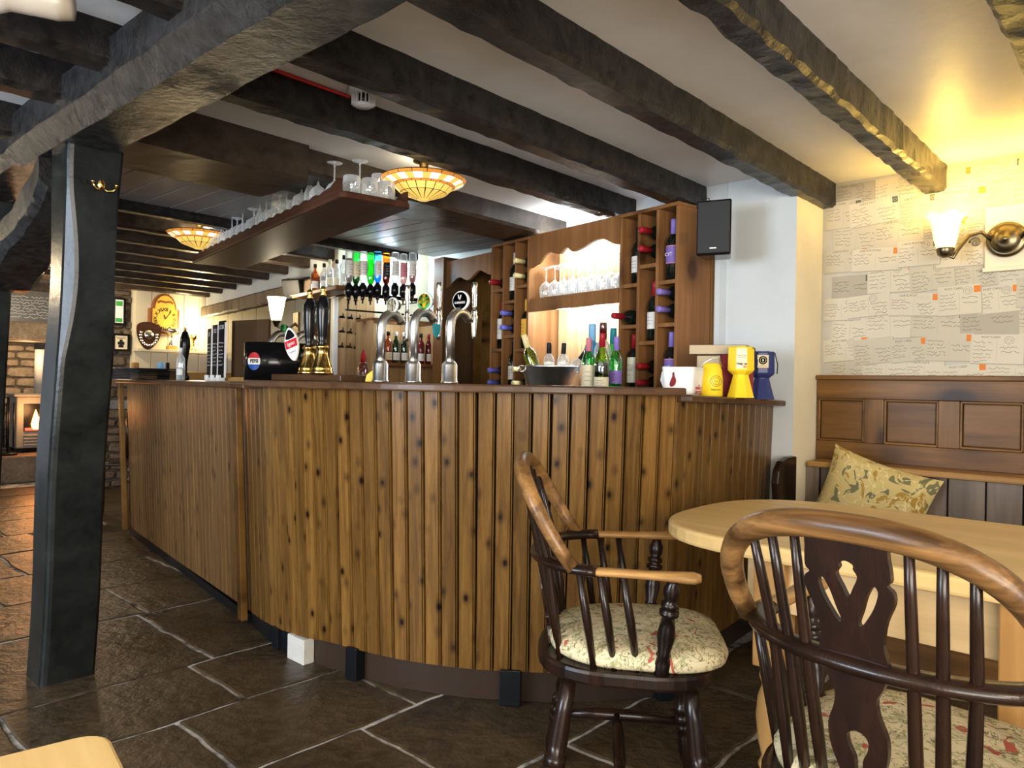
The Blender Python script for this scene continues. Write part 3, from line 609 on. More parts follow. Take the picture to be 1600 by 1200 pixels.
for x, y in ((.40, -yh), (.40, yh), (.92, -yh), (1.5, yh)):
    mb = MB(); mb.box((x, y, .575), (.078, .078, .27)); mb.lathe(lp, 16, 0, Matrix.Translation((x, y, 0))); mb.build('leg', 'pine_v', ta, .004)
# corner of the near table, bottom left
tc = atZ(166, 1139, .75); d1 = Vector((.62, -.785, 0)); a1 = math.atan2(d1.y, d1.x)
t2 = thing('near_table', 'pale pine table corner poking in at the bottom left', 'table', (tc.x, tc.y, 0), a1)
pts = [(.02 * (1 - math.cos(a)), -.02 * (1 - math.sin(a))) for a in (0, .4, .8, 1.2, 1.57)]
MB().prism([(.9, -.75), (.9, 0)] + [(.03 - .03 * math.sin(a), -.03 + .03 * math.cos(a)) for a in (0, .4, .8, 1.2, 1.57)] + [(0, -.75)], .72, .75).build('tabletop', 'pine', t2, .004)
for x, y in ((.10, -.10), (.8, -.10), (.10, -.65), (.8, -.65)): bx(MB(), x - .03, x + .03, y - .03, y + .03, 0, .72).build('leg', 'pine_v', t2, .003)
for y in (-.10, -.65): bx(MB(), .10, .8, y - .01, y + .01, .62, .72).build('apron', 'pine_v', t2)
# ================================================================== WINDSOR CHAIRS
def plate(outline, holes, th):        # flat pierced board in the local XZ plane
    cu = bpy.data.curves.new('p', 'CURVE'); cu.dimensions = '2D'; cu.fill_mode = 'BOTH'; cu.extrude = th / 2
    for pl in [outline] + holes:
        s = cu.splines.new('POLY'); s.points.add(len(pl) - 1); s.use_cyclic_u = True
        for p, q in zip(s.points, pl): p.co = (q[0], q[1], 0, 1)
    o = bpy.data.objects.new('p', cu); COL.objects.link(o); dg = bpy.context.evaluated_depsgraph_get(); dg.update()
    me = bpy.data.meshes.new_from_object(o.evaluated_get(dg)); r = ([Vector((v.co.x, v.co.z, v.co.y)) for v in me.vertices], [tuple(p.vertices)[::-1] for p in me.polygons])
    bpy.data.objects.remove(o); bpy.data.curves.remove(cu); bpy.data.meshes.remove(me); return r
def smooth_poly(pts, k_=5):
    n = len(pts); out = []
    for i in range(n):
        a, b, c, d = [Vector(pts[(i + j) % n]) for j in (-1, 0, 1, 2)]
        for j in range(k_):
            t = j / k_; q = .5 * ((2 * b) + (c - a) * t + (2 * a - 5 * b + 4 * c - d) * t * t + (3 * b - a - 3 * c + d) * t ** 3); out.append((q.x, q.y))
    return out
def make_chair(label, loc, rz, HH=.240, HW=.212):
    ch = thing('windsor_chair', label, 'chair', loc, rz, None)
    ol = []
    for i in range(40):
        a = 2 * PI * i / 40; c, s = math.cos(a), math.sin(a); wv = .232 if s > 0 else .225
        ex = .55 if s > 0 else .8; ol.append((wv * abs(c) ** ex * (1 if c > 0 else -1), (.240 if s > 0 else .222) * abs(s) ** (.6 if s > 0 else .85) * (1 if s > 0 else -1)))
    MB().prism(ol, .405, .445, 0).build('seat', 'chairdark', ch, .010)
    cs = MB(); rings = [(.90, .446), (.955, .455), (.97, .470), (.93, .487), (.80, .497), (.5, .502), (.15, .503)]; n_ = len(ol)
    vs = [(x * f, y * f * 1.03 + .030, z) for f, z in rings for x, y in ol]; fs = [(k_ * n_ + i, k_ * n_ + (i + 1) % n_, (k_ + 1) * n_ + (i + 1) % n_, (k_ + 1) * n_ + i) for k_ in range(len(rings) - 1) for i in range(n_)] + [tuple(range((len(rings) - 1) * n_, len(rings) * n_)), tuple(range(n_ - 1, -1, -1))]
    cs.add(vs, fs, 0, True).build('seat_cushion', 'floral', ch, label='cream floral tapestry cushion')
    prof = [(.0, .019), (.22, .021), (.40, .025), (.47, .020), (.48, .028), (.53, .028), (.54, .020), (.55, .029), (.60, .029), (.61, .020), (.62, .027), (.66, .027), (.67, .018), (.70, .024), (.82, .027), (.93, .018), (1.0, .016)]
    for sx in (-1, 1):
        for sy in (-1, 1):
            a, b = Vector((sx * .15, .165 if sy > 0 else -.13, .41)), Vector((sx * .205, .215 if sy > 0 else -.195, 0)); d = b - a; q = d.to_track_quat('Z', 'Y').to_matrix().to_4x4()
            MB().lathe([(r, f * d.length) for f, r in prof], 14, 0, Matrix.Translation(a) @ q).build('leg', 'chairdark', ch)
        MB().tube([(sx * .186, .200, .16), (sx * .188, .06, .165), (sx * .188, -.06, .165), (sx * .186, -.172, .16)], [.010, .017, .017, .010], 10).build('stretcher', 'chairdark', ch)
    MB().tube([(-.186, 0, .165), (-.08, 0, .165), (.08, 0, .165), (.186, 0, .165)], [.010, .017, .017, .010], 10).build('stretcher', 'chairdark', ch)
    # arm bow
    ZA = .688
    def bow(t):      # t in [-1,1] from left tip to right tip
        a = abs(t); sg = 1 if t > 0 else -1
        if a > .5: f = (a - .5) / .5; return Vector((sg * (.228 + .020 * f), -.03 + .205 * f, ZA))
        an = a / .5 * PI / 2; return Vector((sg * .228 * math.sin(an) ** .9, -.03 - .195 * math.cos(an) ** .9, ZA))
    for sg in (-1, 1):
        ts = [sg * (.42 + .58 * i / 16) for i in range(17)]; MB().tube([bow(t) for t in ts], [.020 + .008 * max(0, (i - 8) / 8) if i < 15 else (.026 if i == 15 else .017) for i in range(17)], 12, 0, sq=.52, up=(0, 0, 1)).build('arm', 'chairworn', ch, label='worn honey coloured arm')
    MB().tube([bow(-.45 + .9 * i / 24) for i in range(25)], .0225, 12, 0, sq=.62, up=(0, 0, 1)).build('arm_bow', 'chairdark', ch)
    # hoop
    def hoop(t):
        an = PI * t; c, s = math.cos(an), math.sin(an); h = HH * max(s, 0) ** .62; return Vector((-HW * (abs(c) ** .78) * (1 if c > 0 else -1), -.125 - .075 * max(s, 0) ** .5 - .33 * h * .9 + .0, ZA + h))
    MB().tube([hoop(i / 40) for i in range(41)], [.0175 + .004 * math.sin(PI * i / 40) for i in range(41)], 12, 0).build('back_hoop', 'chairworn_x', ch)
    def hoop_at(x): 
        return min((hoop(i / 200) for i in range(20, 181)), key=lambda p: abs(p.x - x))
    for x in (-.165, -.125, -.085, .085, .125, .165):
        tp = hoop_at(x * .95); bs = Vector((x * .78, -.165 + .35 * x * x, .44)); f = (ZA - bs.z) / (tp.z - bs.z); md = min((bow(i / 200) for i in range(-90, 91)), key=lambda p: abs(p.x - (bs.x + (tp.x - bs.x) * f)))
        MB().tube([bs, (bs + md) / 2, md, (md + tp) / 2, tp], [.008, .0105, .009, .0085, .007], 8).build('spindle', 'chairdark', ch)
    for sx in (-1, 1):
        for y in (-.095, -.045, .01):
            tx = bow(sx * (.5 + (y + .06) / .47)); MB().tube([(sx * .197, y + .025, .44), ((sx * .197 + tx.x) / 2, y + .005, .57), (tx.x, y - .015, ZA - .005)], [.008, .011, .008], 8).build('spindle', 'chairdark', ch)
        a, b = Vector((sx * .205, .09, .44)), Vector((sx * .238, .112, ZA - .008)); d = b - a; q = d.to_track_quat('Z', 'Y').to_matrix().to_4x4()
        pf = [(.0, .017), (.05, .020), (.14, .022), (.20, .015), (.22, .019), (.25, .015), (.42, .023), (.52, .019), (.62, .015), (.64, .024), (.68, .024), (.70, .015), (.72, .022), (.76, .022), (.78, .014), (.82, .019), (.90, .021), (.96, .014), (1, .013)]
        MB().lathe([(r, f * d.length) for f, r in pf], 14, 0, Matrix.Translation(a) @ q).build('arm_support', 'chairdark', ch)
    # pierced splat in two halves, leaning with the back
    half = [(0, .235), (.052, .232), (.058, .20), (.060, .165), (.054, .155), (.062, .145), (.062, .125), (.050, .090), (.044, .05), (.048, .02), (.040, 0)]
    out = smooth_poly(half + [(-x, z) for x, z in half[::-1][:-1]], 3)
    key = smooth_poly([(.0, .185), (.010, .180), (.010, .172), (.015, .160), (.008, .140), (0, .122), (-.008, .140), (-.015, .160), (-.010, .172), (-.010, .180)], 4)
    sl = [(.036, .150), (.042, .140), (.036, .115), (.026, .092), (.016, .075), (.012, .080), (.018, .100), (.026, .130)]
    v1, f1 = plate(out, [key, smooth_poly(sl, 4), smooth_poly([(-x, z) for x, z in sl][::-1], 4)], .011)
    tp = hoop(.5); y0 = bow(0).y; sh = (tp.y - y0) / (tp.z - ZA)
    MB().add([(v.x, v.y + y0 + .0 + v.z * sh, v.z * (HH / .24) + ZA) for v in v1], f1).build('splat', 'chairdark', ch)
    half = [(0, .25), (.044, .25), (.040, .225), (.030, .205), (.032, .180), (.042, .150), (.040, .115), (.028, .080), (.030, .070), (.024, .045), (.030, .02), (.034, 0)]
    out = smooth_poly(half + [(-x, z) for x, z in half[::-1][:-1]], 3); hl = smooth_poly([(0, .150), (.014, .142), (.014, .125), (.006, .105), (.006, .075), (0, .068), (-.006, .075), (-.006, .105), (-.014, .125), (-.014, .142)], 4)
    v1, f1 = plate(out, [hl], .011); sh2 = (y0 + .185) / .25
    MB().add([(v.x, v.y - .185 + v.z * sh2, v.z + .44) for v in v1], f1).build('splat', 'chairdark', ch)
    return ch
f1 = Vector((.993, -.115)); make_chair('dark windsor armchair with floral seat turned side on before the bar', (.305, 1.985, 0), math.atan2(f1.y, f1.x) - PI / 2)
f2 = Vector((.75, .66)); c2 = make_chair('nearest dark windsor armchair seen from behind at the pine table', (.700, 1.262, 0), math.atan2(f2.y, f2.x) - PI / 2, .200, .228)
c2.scale = (1.05, 1.05, 1.05)
# ================================================================== WALL SCONCE
px_, pz_ = LW(1575, 376, RW)
so = thing('wall_sconce', 'two armed bronze wall lamp with tulip glass shades on the wallpaper', 'wall lamp', AB(RW - .002, QN - px_, pz_), ROTA)
Xw = Matrix.Rotation(PI / 2, 4, 'X')
MB().lathe([(.075, .0), (.075, .006), (.062, .014), (.058, .013), (.050, .026), (.030, .034), (.014, .036), (.010, .044), (.004, .046)], 28, 0, Matrix.Translation((0, -.030, 0)) @ Xw).build('back_plate', 'antique', so)
q0x, q0z = LW(1478, 345, RW - .15)
for sg in (-1, 1):
    xs_ = (q0x - px_) * (-sg) if sg == 1 else (q0x - px_)
    dx = xs_; zc_c = LW(1478, 388, RW - .15)[1] - pz_; s_ = 1 if dx > 0 else -1
    MB().tube([(s_ * .05, -.045, .0), (s_ * .085, -.07, .035), (s_ * .125, -.10, .02), (s_ * .16, -.13, -.04), (dx * .86, -.145, -.075), (dx, -.15, -.055), (dx, -.15, zc_c - .03)], .0085, 10).build('arm', 'antique', so)
    sp = [(s_ * (.105 + .022 * (1 - i / 22) * math.cos(i * .5)), -.085, -.008 + .022 * (1 - i / 22) * math.sin(i * .5)) for i in range(22)]
    MB().tube(sp, .005, 8).build('scroll', 'antique', so)
    MB().lathe([(.012, -.04), (.030, -.028), (.036, -.005), (.034, .002), (.010, .002)], 18, 0, Matrix.Translation((dx, -.15, zc_c))).build('cup', 'antique', so)
    mb = MB(); K = 32; vs = []; fs = []; pr_ = [(.034, 0), (.044, .035), (.051, .078), (.058, .112), (.072, .136), (.082, .143)]
    for j, (r, z) in enumerate(pr_):
        for i in range(K): a = 2 * PI * i / K; rr = r * (1 + .05 * (j / 5) ** 2 * math.cos(6 * a)); vs.append((dx + rr * math.cos(a), -.15 + rr * math.sin(a), zc_c + z + .008 * (j / 5) ** 3 * math.cos(6 * a)))
    for j in range(len(pr_) - 1):
        for i in range(K): fs.append((j * K + i, j * K + (i + 1) % K, (j + 1) * K + (i + 1) % K, (j + 1) * K + i))
    mb.add(vs, fs, 0, True).build('glass_shade', 'bulb_shade', so)
    l = point('sconce_bulb', (0, 0, 0), 3.4, (1, .64, .12), .035); l.parent = so; l.location = (dx, -.15, zc_c + .16)
bl0, bl1 = LW(1541, 326, RW), LW(1541, 425, RW)
mq = MB(); bx(mq, bl0[0], bl0[0] + .26, -.018, -.0035, bl1[1] + .012, bl0[1]); bx(mq, bl0[0] - .006, bl0[0] + .266, -.030, -.0035, bl1[1] - .004, bl1[1] + .014)
tag(mq.build('mounting_board', 'cream', None, .003, loc=WO, rz=ROTA), 'pale painted board with moulded lower edge behind the wall lamp', 'board')
# ================================================================== GLASS AND BOTTLE KIT
def thin(name, c, lo=.10, hi=.75, gl=.03, dif=0):
    m = bpy.data.materials.new(name); m.use_nodes = True; t = m.node_tree; t.nodes.clear()
    o = t.nodes.new('ShaderNodeOutputMaterial'); mx = t.nodes.new('ShaderNodeMixShader'); tr_ = t.nodes.new('ShaderNodeBsdfTransparent'); g = t.nodes.new('ShaderNodeBsdfGlossy')
    lw = t.nodes.new('ShaderNodeLayerWeight'); lw.inputs[0].default_value = .35; mr = t.nodes.new('ShaderNodeMapRange'); mr.inputs[3].default_value = lo; mr.inputs[4].default_value = hi
    tr_.inputs[0].default_value = (*c, 1); g.inputs[0].default_value = (.95, .97, 1, 1); g.inputs[1].default_value = gl
    t.links.new(lw.outputs['Facing'], mr.inputs[0]); t.links.new(mr.outputs[0], mx.inputs[0]); t.links.new(tr_.outputs[0], mx.inputs[1]); t.links.new(g.outputs[0], mx.inputs[2]); M[name] = m
    if dif:  # white diffuse share stands in for sparkle on the clear glass
        d_ = t.nodes.new('ShaderNodeBsdfDiffuse'); d_.inputs[0].default_value = (.9, .93, .95, 1); m2 = t.nodes.new('ShaderNodeMixShader'); mr2 = t.nodes.new('ShaderNodeMapRange'); mr2.inputs[3].default_value = dif * .35; mr2.inputs[4].default_value = dif * 2.2; t.links.new(lw.outputs['Facing'], mr2.inputs[0]); t.links.new(mr2.outputs[0], m2.inputs[0]); t.links.new(mx.outputs[0], m2.inputs[1]); t.links.new(d_.outputs[0], m2.inputs[2]); t.links.new(m2.outputs[0], o.inputs[0])
    else: t.links.new(mx.outputs[0], o.inputs[0])
thin('g_clear', (.96, .98, .98), dif=.34); thin('g_green', (.12, .72, .22)); thin('g_dkgreen', (.05, .26, .07)); thin('g_blue', (.22, .55, .98)); thin('g_amber', (.70, .30, .05), .08, .5); thin('g_brown', (.30, .09, .02), .08, .5); thin('g_olive', (.45, .60, .08)); thin('g_red', (.45, .03, .04), .08, .5); thin('g_pink', (.85, .50, .50))
MESH = {}
def cmesh(key, fn):
    if key not in MESH: MESH[key] = fn()
    return MESH[key]
def child(name, me, parent, label=None):
    o = bpy.data.objects.new(name, me); COL.objects.link(o); o.parent = parent
    if label: o['label'] = label
    return o
PROF = {'bord': (.30, .037, [(.030, 0), (.037, .006), (.037, .185), (.030, .207), (.0165, .225), (.0145, .235), (.0145, .300)], .228),
        'burg': (.30, .040, [(.032, 0), (.040, .006), (.040, .150), (.030, .195), (.0175, .225), (.0150, .235), (.0150, .300)], .232),
        'spirit': (.29, .036, [(.030, 0), (.036, .006), (.036, .185), (.030, .205), (.016, .225), (.0135, .235), (.0135, .290)], .255),
        'tall': (.33, .034, [(.028, 0), (.034, .006), (.034, .20), (.026, .235), (.016, .255), (.0135, .27), (.0135, .330)], .285)}
def bottle(label, loc, rz=ROTC, kind='bord', glass='winebottle', cap='cap_red', lab='lab_white', lz=(.06, .145), txt=None, tcol='ink', rx=0, group=None, liquid=None, lev=.12, scale=1, name='wine_bottle', lw=2.4, ring_=None, ts=.024):
    h, r, pf, cz = PROF[kind]
    b = thing(name, label, 'bottle', loc, rz, group); b.rotation_euler = (rx, 0, rz); b.scale = (scale,) * 3
    child('glass_body', cmesh(('b', kind, glass), lambda: MB().lathe([(0.0001, .004)] + pf, 18).mesh('glass_body', glass)), b)
    if cap: child('capsule', cmesh(('c', kind, cap), lambda: MB().lathe([(.0165, cz), (.0160, h - .004), (.0150, h + .002), (.0001, h + .0025)], 14).mesh('capsule', cap)), b)
    if liquid: child('liquid', cmesh(('l', kind, liquid, lev), lambda: MB().lathe([(.0001, .007)] + [(max(q - .003, .002), max(z, .0075)) for q, z in pf if z <= abs(lev)] + [(.0001, abs(lev))], 14).mesh('liquid', liquid)), b)
    if lab:
        def ml():
            mb = MB(); mb.lathe([(r + .0007, lz[0]), (r + .0007, lz[1])], 14, 0, None, True, -PI / 2 - lw / 2, -PI / 2 + lw / 2)
            if ring_: mb.lathe([(r + .0004, lz[0] - .004), (r + .0004, lz[1] + .004)], 14, 2, None, True, -PI / 2 - lw / 2 - .08, -PI / 2 + lw / 2 + .08)
            if txt: text(mb, txt, ts, FR(0, -r - .0015, (lz[0] + lz[1]) / 2), 1)
            else:
                for k_ in range(3): scribble(mb, -r * .5, r * .5, lz[0] + (lz[1] - lz[0]) * (.3 + .2 * k_), .004, .0014, 1, -r - .0012, None, k_ )
            return mb.mesh('paper_label', [lab, tcol, ring_ or lab])
        child('paper_label', cmesh(('p', kind, lab, lz, txt, tcol, lw, ring_), ml), b)
    return b
def goblet(kind):
    if kind == 'wine': pf = [(.031, 0), (.036, .02), (.040, .05), (.038, .075), (.026, .095), (.008, .108), (.0038, .12), (.0034, .175), (.006, .186), (.033, .192), (.035, .194), (.001, .195)]
    elif kind == 'pint': pf = [(.043, 0), (.041, .05), (.037, .11), (.034, .146), (.033, .148), (.001, .144)]
    elif kind == 'tumbler': pf = [(.038, 0), (.037, .05), (.035, .088), (.033, .090), (.001, .082)]
    elif kind == 'flute': pf = [(.022, 0), (.026, .04), (.025, .09), (.012, .125), (.0036, .14), (.0034, .185), (.030, .196), (.031, .198), (.001, .199)]
    elif kind == 'balloon': pf = [(.030, 0), (.042, .03), (.046, .06), (.038, .09), (.012, .108), (.004, .115), (.004, .145), (.032, .155), (.034, .157), (.001, .158)]
    return cmesh(('g', kind), lambda: MB().lathe(pf, 20).mesh('glass', 'g_clear'))
def glass(name, kind, label, loc, group):
    o = bpy.data.objects.new(name, goblet(kind)); COL.objects.link(o); o.location = loc; o.rotation_euler = (0, 0, random.random() * 6); return tag(o, label, 'glass', group)
# ================================================================== WINE RACKS
def rack(label, t0, shelves, extra_side):
    rk = thing('wine_rack', label, 'wine rack', TN(t0, 2.776, 0), ROTC); W = .39; zb, zt = 1.101, 2.028
    for i, x in enumerate((0, .124, .248, W - .018)): bx(MB(), x, x + .018, 0, .25, zb, zt - .018).build('upright', 'rackwood', rk, .002)
    bx(MB(), 0, W, -.004, .25, zt - .018, zt).build('top_board', 'rackwood', rk, .002); bx(MB(), 0, W, .252, .262, zb, zt).build('back_panel', 'rackwood', rk)
    for c, zs in enumerate(shelves):
        x = (.018, .142, .266)[c]
        for z in zs: bx(MB(), x, x + .106, .0, .25, z - .02, z).build('shelf', 'rackwood', rk, .002)
    return rk
rack('narrow wine rack beside the black loudspeaker', 2.713, [(1.661, 1.45), (1.749, 1.363), (1.656, 1.447)], True)
rack('narrow wine rack left of the lit glass alcove', 3.857, [(1.738, 1.359), (1.657, 1.441), (1.743, 1.353)], False)
CXs = (.071, .195, .319)
def RK(t0, col, y, z, dx=0): p = TN(t0 - CXs[col] - dx, 2.776 + y, z); return p
def lying(t0, col, z, cap, label, y=.245, dx=0, kind='bord'): bottle(label, RK(t0, col, y + .0, z, dx), ROTC, kind, 'winebottle', cap, None, rx=PI / 2)
R1, R2 = 2.713, 3.857
def standing(t0, col, z, cap, lab, label, y=.05, **k): bottle(label, RK(t0, col, y, z), ROTC, 'bord', k.pop('glass', 'winebottle'), cap, lab, **k)
standing(R1, 0, 1.662, None, 'lab_white', 'wine bottle with white label in top left cell of the right rack', dx=0) if False else standing(R1, 0, 1.662, 'cap_black', 'lab_white', 'wine bottle with white label in top left cell of the right rack', y=.07)
lying(R1, 1, 1.913, 'cap_red', 'lying wine bottle with red capsule, upper of the pair at top of the right rack'); lying(R1, 1, 1.820, 'cap_red', 'lying wine bottle with red capsule, lower of the pair at top of the right rack')
standing(R1, 2, 1.657, 'cap_purple', 'lab_purple', 'upright bottle with round purple label at the top of the right rack', lz=(.085, .165), txt='CYT', tcol='white_p', ring_='lab_pink')
lying(R1, 0, 1.49, 'cap_red', 'single lying wine bottle with red capsule mid left in the right rack', y=.19)
standing(R1, 1, 1.364, 'cap_red', 'lab_white', 'upright red capped bottle with white label mid column of the right rack', y=.06)
lying(R1, 2, 1.595, 'cap_purple', 'lying purple capped bottle, upper of the pair in the right rack'); lying(R1, 2, 1.51, 'cap_purple', 'lying purple capped bottle, lower of the pair in the right rack')
standing(R1, 0, 1.103, 'cap_red', 'lab_white', 'upright red capped bottle with white label at bottom left of the right rack', lz=(.05, .18))
lying(R1, 1, 1.235, 'cap_red', 'lying red capped bottle low in the right rack, upper one'); lying(R1, 1, 1.152, 'cap_red', 'lying red capped bottle low in the right rack, lower one')
standing(R1, 2, 1.103, 'cap_purple', 'lab_purple', 'upright bottle with round purple label behind the white jug', lz=(.085, .165), txt='CYT', tcol='white_p', ring_='lab_pink')
lying(R2, 0, 1.78, 'cap_red', 'lying red capped bottle at top left of the left rack'); standing(R2, 1, 1.658, 'lab_white', 'lab_white', 'upright pale capped bottle with white label at top of the left rack')
lying(R2, 2, 1.885, 'cap_cream', 'lying cream capped bottle, upper of the top pair in the left rack'); lying(R2, 2, 1.795, 'cap_cream', 'lying cream capped bottle, lower of the top pair in the left rack')
standing(R2, 0, 1.36, 'cap_red', 'lab_white', 'upright bottle with red capsule and white label mid left rack', lz=(.06, .19))
lying(R2, 1, 1.575, 'cap_blue', 'lying blue capped bottle, upper of the middle pair in the left rack'); lying(R2, 1, 1.485, 'cap_blue', 'lying blue capped bottle, lower of the middle pair in the left rack')
standing(R2, 2, 1.355, 'lab_yellow', 'lab_yellow', 'upright bottle with yellow label mid right of the left rack', lz=(.07, .18))
lying(R2, 0, 1.22, 'cap_blue', 'lying blue capped bottle, upper of the bottom pair in the left rack'); lying(R2, 0, 1.142, 'cap_blue', 'lying blue capped bottle, lower of the bottom pair in the left rack')
standing(R2, 1, 1.103, 'cap_black', 'lab_white', 'upright bottle with small white label at the bottom of the left rack'); lying(R2, 2, 1.225, 'cap_cream', 'lying cream capped bottle, upper of the bottom pair in the left rack'); lying(R2, 2, 1.14, 'cap_cream', 'lying cream capped bottle, lower of the bottom pair in the left rack')
# ================================================================== LIT ALCOVE
def alcove(name, label, t0, t1, wavez, zt, shelf, pm, led):
    al = thing(name, label, 'back bar', TN(t0, 2.776, 0), ROTC); W = t0 - t1 - .004; n = max(3, round(W / .107))
    for i in range(n): bx(MB(), .002 + W * i / n, .002 + W * (i + 1) / n - .003, .235, .25, 1.102, 2.028).build('plank', pm, al, .003)
    ol = [(.002, zt), (.002, wavez[0][1])] + [(x * W + .002, z) for x, z in wavez] + [(W + .002, wavez[-1][1]), (W + .002, zt)]
    pts = []; wv = [(x * W + .002, z) for x, z in wavez]
    for i in range(len(wv) - 1):
        for j in range(6): f = j / 6; e = (1 - math.cos(PI * f)) / 2; pts.append((wv[i][0] + (wv[i + 1][0] - wv[i][0]) * f, wv[i][1] + (wv[i + 1][1] - wv[i][1]) * e))
    pts.append(wv[-1]); v_, f_ = plate([(.002, zt)] + pts + [(W + .002, zt)], [], .02); MB().add([(v.x, v.y + .01, v.z) for v in v_], f_).build('valance', 'rackwood', al)
    if shelf:
        bx(MB(), .004, W, .0, .022, shelf - .075, shelf + .004).build('shelf_front', 'rackwood', al, .003); bx(MB(), .004, W, .022, .234, shelf - .022, shelf).build('shelf', 'rackwood', al)
        for z in (zt - .03, shelf - .036): bx(MB(), .03, W - .03, .05, .066, z, z + .010).build('led_strip', 'led', al)
    bx(MB(), -.02, W + .02, -.34, .25, 1.07, 1.10).build('back_counter', 'rackwood', al)
    return al
alcove('lit_alcove', 'bright lit alcove with scalloped valance and glass shelf', 3.461, 2.713 + .002, [(0, 1.835), (.08, 1.85), (.23, 1.908), (.36, 1.886), (.44, 1.915), (.52, 1.884), (.80, 1.925), (1.0, 1.875)], 2.028, 1.645, 'plank_bk', True)
alcove('dark_alcove', 'unlit alcove with scalloped valance left of the left wine rack', 4.395, 3.859, [(0, 1.80), (.3, 1.86), (.5, 1.83), (.75, 1.88), (1, 1.84)], 1.985, None, 'boards', False)
for i in range(9):
    for j, y in enumerate((.085, .17)):
        t = 3.461 - .055 - i * .081 - .03 * j
        if t > 2.75: glass('wine_glass', 'wine', 'upturned wine glass on the lit alcove shelf, %s row, %s from the left' % (('front', 'back')[j], ORD[i]), TN(t, 2.776 + y, 1.646), 'wine glasses on the lit alcove shelf')
al_l = TN(3.09, 2.776 + .12, 0)
for t_ in (2.95, 3.26):
    al_l = TN(t_, 2.776 + .10, 0); point('alcove_led', (al_l.x, al_l.y, 1.985), 4.2, (.80, .91, 1), .05); point('alcove_led_low', (al_l.x, al_l.y, 1.58), 4.2, (.72, .86, 1), .05)
pl_ = thing('panel_pillar', 'tall brown wooden end panel beside the spirit bottles', 'panel', TN(4.52, 2.776, 0), ROTC); bx(MB(), 0, .12, -.02, .27, .93, 2.02).build('panel_board', 'brownpanel', pl_, .003); bx(MB(), -.002, .122, -.023, -.0205, .93, 2.02).build('panel_facing', 'rackwood', pl_)
tr1 = MB(); 
for i in range(4): bx(tr1, i * .016, i * .016 + .011, -.016, -.002, 0, 2.02)
bx(tr1, -.003, .064, -.006, -.001, 0, 2.02); pt_ = AB(RN, 1.80, 0); struct(tr1.build('trim_1', 'settle_v', None, .003, loc=pt_, rz=ROTA))
# ================================================================== SPIRITS ON THE RETURN WALL
ROTR = math.atan2(.609, .793)
def onT(u, v, t): return onpl(u, v, CX, t)
pa, pb = onT(528, 470, TR - .012), onT(584, 590, TR - .012)
kb = thing('clip_board', 'pale pine wall board with rows of black bulldog clips', 'board', (pa.x, pa.y, 0), ROTR); kw = (pb - pa).dot(NX)
n_ = 4
for i in range(n_): bx(MB(), kw * i / n_, kw * (i + 1) / n_ - .002, 0, .011, 1.0, pa.z + .05).build('plank', 'plank_bk', kb, .002)
bx(MB(), -.035, -.004, -.02, .011, 1.0, pa.z + .05).build('edge_strip', 'white_p', kb, .002)
for k_, (u, v) in enumerate(((534, 495), (547, 496.5), (560, 498), (534, 517.5), (546, 519), (559, 521), (532.5, 541), (545, 541.5), (557, 543))):
    p = onT(u, v, TR - .03); cl_ = thing('bulldog_clip', 'black bulldog clip on the pale board, %s row, %s' % (('top', 'middle', 'bottom')[k_ // 3], ('left', 'centre', 'right')[k_ % 3]), 'clip', p, ROTR, 'black bulldog clips')
    MB().prism([(-.024, -.010), (.024, -.010), (.016, .006), (-.016, .006)], -.008, .008, 0, Matrix.Rotation(PI / 2, 4, 'X')).build('jaw', 'blackplastic', cl_)
    MB().tube([(.0, -.006, .004), (.010, -.010, .018), (.002, -.012, .026)], .004, 6).build('lever', 'blackplastic', cl_)
ob = onT(540, 484, 4.66); ob2 = onT(668, 486, 4.66)
br = MB(); w_ = (ob2 - ob).dot(NX); bx(br, 0, w_, .0, .012, .10, .125); bx(br, 0, w_, 0, .012, -.005, .006)
for x in (.02, w_ / 2, w_ - .02): br.tube([(x, .006, 0), (x, .006, .12)], .005, 6)
for x in (.02, w_ - .02): br.tube([(x, .01, .11), (x, .40, .11)], .006, 6)
tag(br.build('optic_bracket', 'blackplastic', None, loc=ob, rz=ROTR), 'black metal rail holding the upturned spirit bottles', 'rail')
spir = [(545, 'g_clear', 'lab_white', 'g_brown', 'orange_p', 'clear upturned spirit bottle with white label and orange base, leftmost on the rail'), (556, 'g_green', 'lab_cream', 'g_dkgreen', 'cap_black', 'green upturned spirit bottle with cream label'), (567, 'g_clear', 'lab_white', None, 'cap_black', 'clear upturned spirit bottle with tall white label'),
        (579, 'g_green', None, 'g_green', 'cap_black', 'bright green upturned spirit bottle without label'), (590, 'g_blue', 'lab_white', 'g_blue', 'cap_black', 'pale blue upturned gin bottle'), (603, 'g_amber', 'cap_black', 'g_brown', 'cap_black', 'upturned whiskey bottle with black label'),
        (617, 'g_clear', 'lab_white', None, 'cap_black', 'clear upturned bottle with white label right of the black label whiskey'), (630, 'g_clear', 'lab_pink', 'g_pink', 'cap_black', 'upturned bottle with pinkish label'), (644, 'g_clear', 'lab_white', 'g_red', 'cap_black', 'upturned bottle of dark red liquor, rightmost on the rail')]
